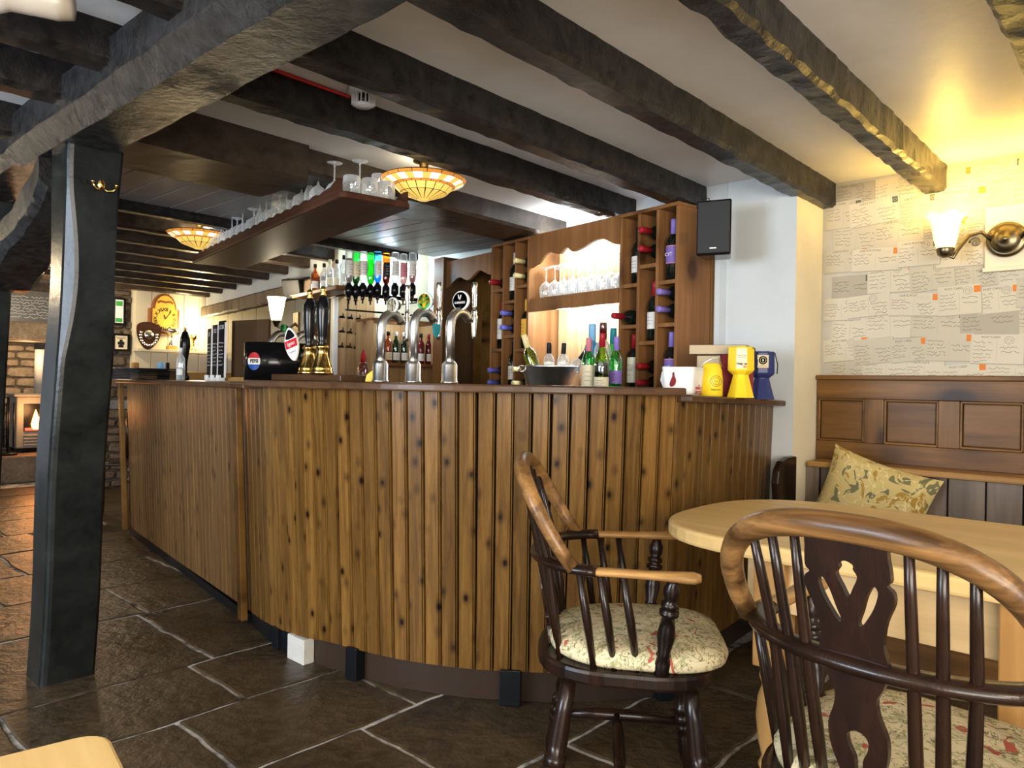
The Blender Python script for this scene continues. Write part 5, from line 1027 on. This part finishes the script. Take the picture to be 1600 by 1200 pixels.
# ================================================================== LOUDSPEAKERS
def speaker(label, loc, rz, w_, h_, d_, rx_=0):
    s = thing('loudspeaker', label, 'speaker', loc, rz); s.rotation_euler = (rx_, 0, rz)
    MB().prism([(-w_ / 2, 0), (w_ / 2, 0), (w_ / 2 - .02, d_), (-w_ / 2 + .02, d_)], 0, h_).build('cabinet', 'blackplastic', s, .008)
    M['grille'] = M.get('grille') or mat('speaker_grille', (.016, .016, .017), .6)
    bx(MB(), -w_ / 2 + .006, w_ / 2 - .006, -.008, .001, .008, h_ - .008).build('grille', 'grille', s, .006); MB().box((0, -.009, .03), (.03, .002, .006)).build('maker_plate', 'steel', s); return s
sp_ = atY(1115, 355, 3.32); spk = speaker('black loudspeaker mounted high beside the right wine rack', (sp_.x, sp_.y, sp_.z - .125), -.42, .155, .25, .15, 0)
MB().tube([(-.03, .08, .25), (-.035, .075, .275), (-.055, .07, .28), (-.07, .08, .262), (-.10, .13, .25)], .0025, 6).build('cable', 'ink', spk); MB().tube([(.02, .08, .25), (-.02, .08, .265), (-.09, .13, .25)], .0025, 6).build('cable', 'ink', spk); bx(MB(), -.02, .02, .15, .21, .10, .15).build('bracket', 'blackplastic', spk)
sp2 = onpl(458, 450, NX, NL - .14); s2 = speaker('black loudspeaker tilted on the white wall above the lit lamp', (sp2.x, sp2.y, sp2.z - .09), -.35, .17, .16, .20, .25)
# ================================================================== STAINED GLASS CEILING LAMPS
def tiffany(label, p, sc_=1.0):
    s = thing('ceiling_lamp', label, 'ceiling lamp', p, .2); s.scale = (sc_,) * 3
    MB().lathe([(.05, .095), (.05, .08), (.02, .07), (.02, .02)], 20).build('ceiling_rose', 'brass', s)
    R = [(.193, .0), (.183, -.012), (.142, -.030), (.132, -.036), (.105, -.062), (.062, -.082), (.030, -.090)]
    MB().lathe([(r - .003, z + .003) for r, z in R] + [(.0001, -.087)], 48).build('lead_frame', 'ink', s); MB().lathe([(.030, -.090), (.024, -.094), (.0001, -.096)], 20).build('boss', 'tif_y', s)
    def band(i0, i1, n, m, gap, nm, bulge=False, a_off=0):
        (r0, z0), (r1, z1) = R[i0], R[i1]; key = ('tif', i0, i1, m)
        def mk():
            mb = MB(); A = 2 * PI / n * .5 * (1 - gap)
            rows_ = [(0.03, .55 if bulge else 1), (.5, 1.0), (.97, .55 if bulge else 1)]; vs = []
            for f, wv in rows_:
                for j in range(5): a = -A * wv + 2 * A * wv * j / 4; r = r0 + (r1 - r0) * f; vs.append((r * math.cos(a), r * math.sin(a), z0 + (z1 - z0) * f - .0008))
            mb.add(vs, [(i * 5 + j, i * 5 + j + 1, (i + 1) * 5 + j + 1, (i + 1) * 5 + j) for i in range(2) for j in range(4)], 0, True); return mb.mesh('glass_panel', m)
        me = cmesh(key, mk)
        for k_ in range(n): o = child('glass_panel', me, s); o.rotation_euler = (0, 0, 2 * PI * (k_ + a_off) / n)
    band(0, 1, 18, 'tif_o', .05, 'rim'); band(1, 2, 14, 'tif_w', .04, 'hex', True); band(1, 2, 14, 'tif_y', .55, 'fill', False, .5); band(2, 3, 20, 'tif_o', .06, 'ring'); band(3, 4, 18, 'tif_y', .09, 'petal'); band(4, 6, 18, 'tif_y', .16, 'petal')
    return s
tp_ = atZ(662, 281, 2.055); tiffany('stained glass amber ceiling lamp above the bar taps', tp_); point('ceiling_lamp_glow', (tp_.x, tp_.y, 2.075), 2.2, (1, .84, .58), .04)
tp_ = atZ(311, 366, 2.05); tiffany('smaller looking stained glass ceiling lamp beyond the hanging glasses', tp_); point('ceiling_lamp_glow', (tp_.x, tp_.y, 2.075), 3.0, (1, .84, .58), .04)
# smoke detector and red cable
d_ = atZ(568, 146, 2.13); sd_ = thing('smoke_detector', 'pale smoke detector on the ceiling between two beams', 'smoke detector', (d_.x, d_.y, ZC), 0)
MB().lathe([(.052, -.001), (.052, -.022), (.046, -.026), (.0001, -.027)], 30).build('base', 'detector', sd_); MB().lathe([(.026, -.02), (.024, -.058), (.0001, -.060)], 20).build('chamber', 'blackplastic', sd_); MB().lathe([(.030, -.056), (.034, -.060), (.030, -.066), (.0001, -.068)], 24).build('cap', 'detector', sd_)
for i in range(16): a = 2 * PI * i / 16; MB().box((.036, 0, -.042), (.010, .004, .036)).build('fin', 'detector', sd_, rz=a)
c0, c1 = atZ(392, 118, 2.14), atZ(516, 158, 2.14); c0 = AB(c0.dot(AX), 2.195, 2.142); c1 = AB(c1.dot(AX) + .02, 2.195, 2.142)
mbc = MB(); mbc.tube([c0, c0.lerp(c1, .5), c1, c1 + (Vector((d_.x, d_.y, 2.14)) - c1) * .75], .006, 8); tag(mbc.build('red_cable', 'redcable'), 'red alarm cable clipped along the beam to the smoke detector', 'cable')
# coat hook
hk = onpl(155, 297, BX, pq + .0); rface = None
hp_ = onpl(156, 294, BX, po.location.dot(BX) - .088 + dq * .85); ck = thing('coat_hook', 'brass double coat hook on the thick black post', 'hook', hp_ - BX * .012, math.atan2(.740, .673))
MB().lathe([(.017, 0), (.017, .003), (.012, .007), (.0001, .008)], 18, 0, Matrix.Translation((0, -.001, .012)) @ XF @ Matrix.Diagonal((.8, 1.25, 1, 1))).build('plate', 'brass', ck)
for sg in (-1, 1):
    MB().tube([(0, -.004, .0), (sg * .014, -.022, -.014), (sg * .030, -.034, -.012), (sg * .038, -.038, .004)], .0038, 8).build('prong', 'brass', ck); MB().lathe([(.0001, -.006), (.0055, -.003), (.006, .0), (.0045, .004), (.0001, .006)], 12, 0, Matrix.Translation((sg * .0385, -.038, .009))).build('knob', 'brass', ck)
# pale lamp shade at the very top left
ls = atZ(52, 0, 2.04); sh2_ = thing('spot_lamp', 'cream glass spot lamp shade at the top left ceiling edge', 'ceiling lamp', ls, .3); X = Matrix.Rotation(PI / 2, 4, 'Y') @ Matrix.Diagonal((1, 1, 1, 1))
M['opal'] = mat('opal_glass', (.42, .37, .30), .3)
MB().lathe([(.012, .09), (.034, .085), (.040, .05), (.036, .0), (.034, -.05), (.044, -.08), (.042, -.08), (.030, -.05)], 24, 0, X).build('shade', 'opal', sh2_); MB().tube([(.06, 0, .03), (.06, 0, ZC - ls.z)], .01, 8).build('stem', 'brass', sh2_)
# ================================================================== FAR END OF THE ROOM
ROTF = math.atan2(.740, .673)           # local x along AX, y along BX (away)
def onF(u, v, q=QC - .02): return onpl(u, v, BX, q)
# wood stove
sv = onF(52, 700, QF + .40); hz_ = .28
st_ = thing('wood_stove', 'grey cast iron wood stove burning in the fireplace', 'stove', (sv.x, sv.y, hz_ + .001), ROTF)
px = (onF(70, 640, QF + .15) - onF(30, 640, QF + .15)).dot(AX) / 40; SW = 72 * px; SH = .62
bx(MB(), -SW / 2, SW / 2, -.20, .20, .05, SH).build('body', 'ironstove', st_, .015); bx(MB(), -SW / 2 - .03, SW / 2 + .03, -.23, .22, SH, SH + .03).build('top_plate', 'ironstove', st_, .008)
for x in (-SW / 2 + .05, SW / 2 - .05):
    for y in (-.15, .15): bx(MB(), x - .02, x + .02, y - .02, y + .02, 0, .05).build('foot', 'blackpaint', st_)
fw_ = bx(MB(), -SW / 2 + .07, SW / 2 - .07, -.206, -.198, .24, SH - .08).build('fire_window', 'blackpaint', st_)
for k_ in range(4): MB().lathe([(.03, 0), (.045, .05), (.03, .12), (.008, .20), (.0001, .22)], 10, 0, Matrix.Translation((-.04 + .06 * k_, -.222, .26 + .01 * (k_ % 2)))).build('flame', 'fire', fw_)
MB().box((.0, -.22, .26), (SW - .16, .025, .03)).build('embers', 'ember', st_)
for k_ in range(4): bx(MB(), -SW / 2 + .07, SW / 2 - .07, -.225, -.20, .08 + .035 * k_, .095 + .035 * k_).build('grate_bar', 'ironstove', st_, .004)
MB().lathe([(.085, SH + .03), (.085, 1.15)], 24, 0, Matrix.Translation((SW * .22, .05, 0))).build('flue_pipe', 'flue', st_); MB().lathe([(.092, 1.15), (.092, 1.9)], 24, 0, Matrix.Translation((SW * .22, .05, 0))).build('flue_pipe', 'blackpaint', st_)
fp = onF(52, 660, QF - .0); point('fire_glow', (fp.x, fp.y, .75), 6, (1, .45, .15), .08); fp2 = onF(40, 620, QF + .25); point('hearth_lamp', (fp2.x, fp2.y, zo - .12), 5, (1, .72, .42), .05)
# fire irons
fi = onF(12, 700, QF + .05); irn = thing('fire_irons', 'set of iron fire tools on the hearth beside the stove', 'fire tools', (fi.x, fi.y, .281), ROTF); MB().lathe([(.09, 0), (.09, .02), (.02, .03)], 16).build('stand_base', 'blackpaint', irn); MB().tube([(0, 0, .02), (0, 0, .62)], .012, 8).build('stand_pole', 'blackpaint', irn)
for a in (0, 2.1, 4.2): MB().tube([(.05 * math.cos(a), .05 * math.sin(a), .08), (.05 * math.cos(a), .05 * math.sin(a), .56)], .008, 6).build('tool', 'blackpaint', irn)
# slate sign
s0, s1 = onF(8, 455, QF - .03), onF(84, 516, QF - .03); sw_ = (s1 - s0).dot(AX); sh__ = s0.z - s1.z - .02
M['slatesign'] = mat('polished_slate_sign', (.20, .19, .17), .3)
sg = thing('slate_sign', 'grey slate sign with white handwriting above the fireplace', 'sign', (s0.x, s0.y, s1.z + .05), ROTF); bx(MB(), 0, sw_, 0, .02, 0, sh__).build('sign_board', 'slatesign', sg, .003); mb = MB()
for j in range(8): scribble(mb, .05, sw_ - .05, sh__ * (.80 - .085 * j), .020, .006, 0, -.002, None, j)
mb.build('sign_writing', 'white_p', sg)
# ledge, wainscot, clock, shield, cup, table lamp, frames
l0, l1 = onF(207, 545, QC - .05), onF(322, 549, QC - .05)
lz_ = (l0.z + l1.z) / 2; lw_ = (l1 - l0).dot(AX) + .2
lg_ = thing('wall_ledge', 'cream painted ledge under the clock on the far wall', 'ledge', (l0.x, l0.y, 0), ROTF); bx(MB(), 0, lw_, -.13, .025, lz_ - .03, lz_).build('ledge_board', 'cream', lg_, .004)
fb0 = onF(208, 560, QC - .55); bn = thing('pine_settle', 'honey pine settle below the clock ledge', 'bench', (fb0.x, fb0.y, 0), ROTF); bw = 1.15
bx(MB(), 0, .06, 0, .05, 0, 1.28).build('end_post', 'pine_v', bn, .01); bx(MB(), bw, bw + .06, 0, .05, 0, 1.28).build('end_post', 'pine_v', bn, .01); bx(MB(), .06, bw, .01, .035, 1.02, 1.20).build('back_rail', 'pine_v', bn, .006)
for i in range(8): bx(MB(), .06 + i * .136, .06 + i * .136 + .13, .015, .03, .45, 1.02).build('slat', 'pine_v', bn, .003)
bx(MB(), 0, bw + .06, -.42, .04, .41, .45).build('seat', 'pine_v', bn, .006); bx(MB(), 0, bw + .06, -.40, -.37, 0, .41).build('seat_front', 'pine_v', bn)
a0, a1 = onF(234, 520, QC - .08), onF(281, 461, QC - .08); cw = (a1 - a0).dot(AX); chh = a1.z - a0.z
ck_ = thing('wall_clock', 'arched wooden clock with golden dial on the far wall', 'clock', ((a0.x + a1.x) / 2, (a0.y + a1.y) / 2, a0.z), ROTF); rr = cw * .40
arch = [(-cw / 2, 0), (cw / 2, 0), (cw / 2, chh * .62)] + [(rr * math.cos(a), chh * .62 + (chh * .38) * math.sin(a)) for a in [PI * i / 14 for i in range(15)]] + [(-cw / 2, chh * .62)]
M['clockwood'] = wood('clock_mahogany', (.20, .06, .02), (.38, .14, .05), .3, 'z', 8); M['dial'] = mat('gold_dial', (.82, .50, .07), .4)
MB().prism(arch, -.0, .07, 0, Matrix(((1, 0, 0, 0), (0, 0, 1, 0), (0, 1, 0, 0), (0, 0, 0, 1)))).build('case', 'clockwood', ck_, .006)
MB().prism([(x * .84, z * .90 + chh * .05) for x, z in arch], -.006, -.001, 0, Matrix(((1, 0, 0, 0), (0, 0, 1, 0), (0, 1, 0, 0), (0, 0, 0, 1)))).build('dial', 'dial', ck_)
mb = MB(); dc = chh * .36; dr = cw * .33
for h, tx in enumerate(('XII', 'I', 'II', 'III', 'IIII', 'V', 'VI', 'VII', 'VIII', 'IX', 'X', 'XI')):
    a = 2 * PI * h / 12; X = Matrix.Translation((dr * math.sin(a), -.0075, dc + dr * math.cos(a))) @ Matrix.Rotation(a, 4, 'Y') @ Matrix.Rotation(PI / 2, 4, 'X'); text(mb, tx, cw * .16, X, 0, bold=.0012)
mb.build('numerals', 'ink', ck_); mb = MB(); mb.ribbon([(0, -.009, dc), (dr * .62, -.009, dc + dr * .85)], .007, 0); mb.ribbon([(0, -.010, dc), (-dr * .10, -.010, dc + dr * .45)], .011, 0); mb.build('hands', 'ink', ck_)
mb = MB(); mb.ribbon([(-.08, -.0078, chh * .76), (-.05, -.0078, chh * .80), (.0, -.0078, chh * .78), (.05, -.0078, chh * .80), (.08, -.0078, chh * .76)], .022, 0); mb.build('painted_scene', 'clockwood', ck_)
def farthing(name, label, cat, u, v, q): p = onF(u, v, q); return thing(name, label, cat, p, ROTF)
pxm = cw / 46
sd2 = farthing('trophy_shield', 'dark wooden trophy shield with silver roundels on the ledge', 'trophy', 232, 524, QC - .16); S_ = 20 * pxm
so_ = smooth_poly([(-S_ * .85, S_ * .75), (0, S_ * 1.05), (S_ * .85, S_ * .75), (S_ * .82, -.1 * S_), (S_ * .5, -.75 * S_), (0, -1.15 * S_), (-S_ * .5, -.75 * S_), (-S_ * .82, -.1 * S_)], 5); v_, f_ = plate(so_, [], .025); MB().add(v_, f_).build('shield_board', 'shelfwood', sd2); 
for k_ in range(13):
    a = -PI * .08 + (PI * 1.16) * k_ / 12 + PI; x, z = .62 * S_ * math.cos(a), .80 * S_ * math.sin(a) * .95 - .05 * S_; MB().lathe([(.0001, .016), (S_ * .11, .015), (S_ * .11, .012)], 12, 0, Matrix.Translation((x, 0, z)) @ XF).build('roundel', 'chrome', sd2)
MB().lathe([(.0001, .018), (S_ * .34, .016), (S_ * .36, .012)], 20, 0, Matrix.Translation((0, 0, .05 * S_)) @ XF).build('centre_plaque', 'chrome', sd2); sd2.rotation_euler = (-.12, 0.12, ROTF)
cu_ = farthing('trophy_cup', 'silver trophy cup on the ledge right of the shield', 'trophy', 268, 547, QC - .12); cu_.location.z = lz_ + .001; K_ = pxm
MB().box((0, 0, 3 * K_), (13 * K_, 13 * K_, 6 * K_)).build('plinth', 'gold', cu_); MB().lathe([(6 * K_, 6 * K_), (5 * K_, 8 * K_), (1.5 * K_, 15 * K_), (1.2 * K_, 22 * K_), (3 * K_, 24 * K_), (9 * K_, 28 * K_), (11 * K_, 34 * K_), (10 * K_, 34 * K_)], 20).build('cup_bowl', 'chrome', cu_)
for sx in (-1, 1): MB().tube([(sx * 9 * K_, 0, 28 * K_), (sx * 14 * K_, 0, 31 * K_), (sx * 14 * K_, 0, 36 * K_), (sx * 11 * K_, 0, 33 * K_)], .8 * K_, 6).build('cup_handle', 'chrome', cu_)
la = farthing('table_lamp', 'lit table lamp with pale shade on the far ledge', 'table lamp', 302, 548, QC - .10); la.location.z = lz_ + .001
MB().lathe([(6 * K_, 0), (6 * K_, 1.5 * K_), (1.5 * K_, 4 * K_), (1.5 * K_, 16 * K_), (5 * K_, 20 * K_), (5 * K_, 25 * K_), (1.5 * K_, 28 * K_), (1.5 * K_, 32 * K_)], 16).build('lamp_base', 'brass', la); MB().lathe([(9 * K_, 31 * K_), (7 * K_, 47 * K_), (6.6 * K_, 47 * K_), (8.5 * K_, 31 * K_)], 20).build('lamp_shade', 'lampshade', la)
lb_ = point('table_lamp_bulb', (0, 0, 0), 7, (1, .80, .45), .05); lb_.parent = la; lb_.location = (0, -.16, 40 * K_)
for lb, u0, u1, v0, v1, fr, ins in (('white framed certificate with green edge on the far stone wall', 176, 197, 463, 507, 'blackpaint', 'white_p'), ('small framed drawing of a fleur de lis on the stone wall', 176, 203, 519, 548, 'blackpaint', 'lab_cream')):
    p0, p1 = onF(u0, v1, QC - .03), onF(u1, v0, QC - .03); fw = (p1 - p0).dot(AX); fh = p1.z - p0.z - .02; f_o = thing('picture_frame', lb, 'picture', (p0.x, p0.y, p0.z), ROTF)
    v_, f_ = plate([(0, 0), (fw, 0), (fw, fh), (0, fh)], [[(.02, .02), (.02, fh - .02), (fw - .02, fh - .02), (fw - .02, .02)]], .025); MB().add([(v.x, v.y + .012, v.z) for v in v_], f_).build('frame', fr, f_o); bx(MB(), .018, fw - .018, .008, .02, .018, fh - .018).build('picture', ins, f_o); mb = MB()
    if ins == 'lab_cream': mb.ribbon([(fw / 2, .006, .05), (fw / 2, .006, fh - .06)], .03, 0); mb.ribbon([(fw * .3, .006, fh * .45), (fw * .7, .006, fh * .45)], .03, 0); mb.ribbon([(fw * .35, .006, .05), (fw * .65, .006, .05)], .025, 0); scribble(mb, .04, fw - .04, fh - .045, .02, .006, 0, .006)
    else: quad(mb, fw / 2, .05, fw - .06, .04, .006, 1); quad(mb, fw / 2, fh - .06, fw - .06, .05, .006, 1)
    mb.build('picture_print', ['ink', 'green_p'], f_o)
# lintel timber of the bar recess, lit wall lamp, dark chair by the bar end
lt0, lt1 = TN(TR + .15, NL - .03, ZL - .05), TN(8.5, NL - .03, ZL - .05)
timber('recess_lintel', lt0, lt1, .10, .12, wood('grey_oak', (.10, .07, .045), (.24, .18, .12), .6, 'z', 6), 'weathered oak lintel over the dark recess behind the bar', 'lintel', amp=.006)
wl = onpl(432, 482, NX, NL - .30); w2 = thing('wall_lamp', 'lit frosted wall lamp behind the black hand pumps', 'wall lamp', wl, ROTC)
MB().lathe([(.035, -.09), (.050, -.02), (.062, .06), (.070, .085), (.066, .085), (.034, -.085)], 20).build('glass_shade', 'lampshade', w2); MB().lathe([(.01, -.14), (.03, -.10), (.036, -.09)], 14).build('cup', 'antique', w2); MB().tube([(0, 0, -.13), (0, .08, -.16), (0, .16, -.10)], .010, 8).build('arm', 'antique', w2)
bx(MB(), -.05, .05, .15, .17, -.20, -.02).build('back_plate', 'antique', w2); lq = point('wall_lamp_bulb', (0, 0, 0), 3.5, (1, .85, .6), .05); lq.parent = w2; lq.location = (0, -.02, .13)
cpn = slabT('counter_panel', TR + .35, TR + .40, NL - .9, NL - .1, .9, 1.45, 'rackwood') if False else None
sc_ = atZ(182, 812, 0); dc_ = thing('dark_chair', 'dark wooden chair half hidden behind the far end of the bar', 'chair', (sc_.x - .02, sc_.y + .15, 0), .4)
bx(MB(), -.20, .20, -.20, .20, .43, .46).build('seat', 'chairdark', dc_, .01)
for x in (-.18, .18):
    for y in (-.18, .18): MB().tube([(x, y, 0), (x * .95, y * .95, .44)], .018, 8).build('leg', 'chairdark', dc_)
for x in (-.17, 0, .17): MB().tube([(x, .18, .46), (x, .22, .92)], .014, 8).build('back_spindle', 'chairdark', dc_)
bx(MB(), -.20, .20, .20, .235, .86, .95).build('top_rail', 'chairdark', dc_, .008)
# unseen globes added to give the far room its warm ambient light
for r_, q_, e_ in ((.2, 6.2, 16), (2.4, 7.6, 10)):
    g_ = AB(r_, q_, 1.96); s_ = thing('far_fill_globe', 'added opal globe giving the far room warm fill light %s' % ('left of the main beam' if r_ < 1 else 'over the passage'), 'ceiling lamp', g_, 0); MB().lathe([(.0001, -.05), (.05, -.03), (.065, .0), (.05, .04), (.02, .055)], 18).build('globe', 'lampshade', s_); MB().tube([(0, 0, .05), (0, 0, ZC - 1.96)], .008, 6).build('stem', 'brass', s_); point('far_fill_bulb', (g_.x, g_.y, g_.z - .12), e_, (1, .78, .48), .06)
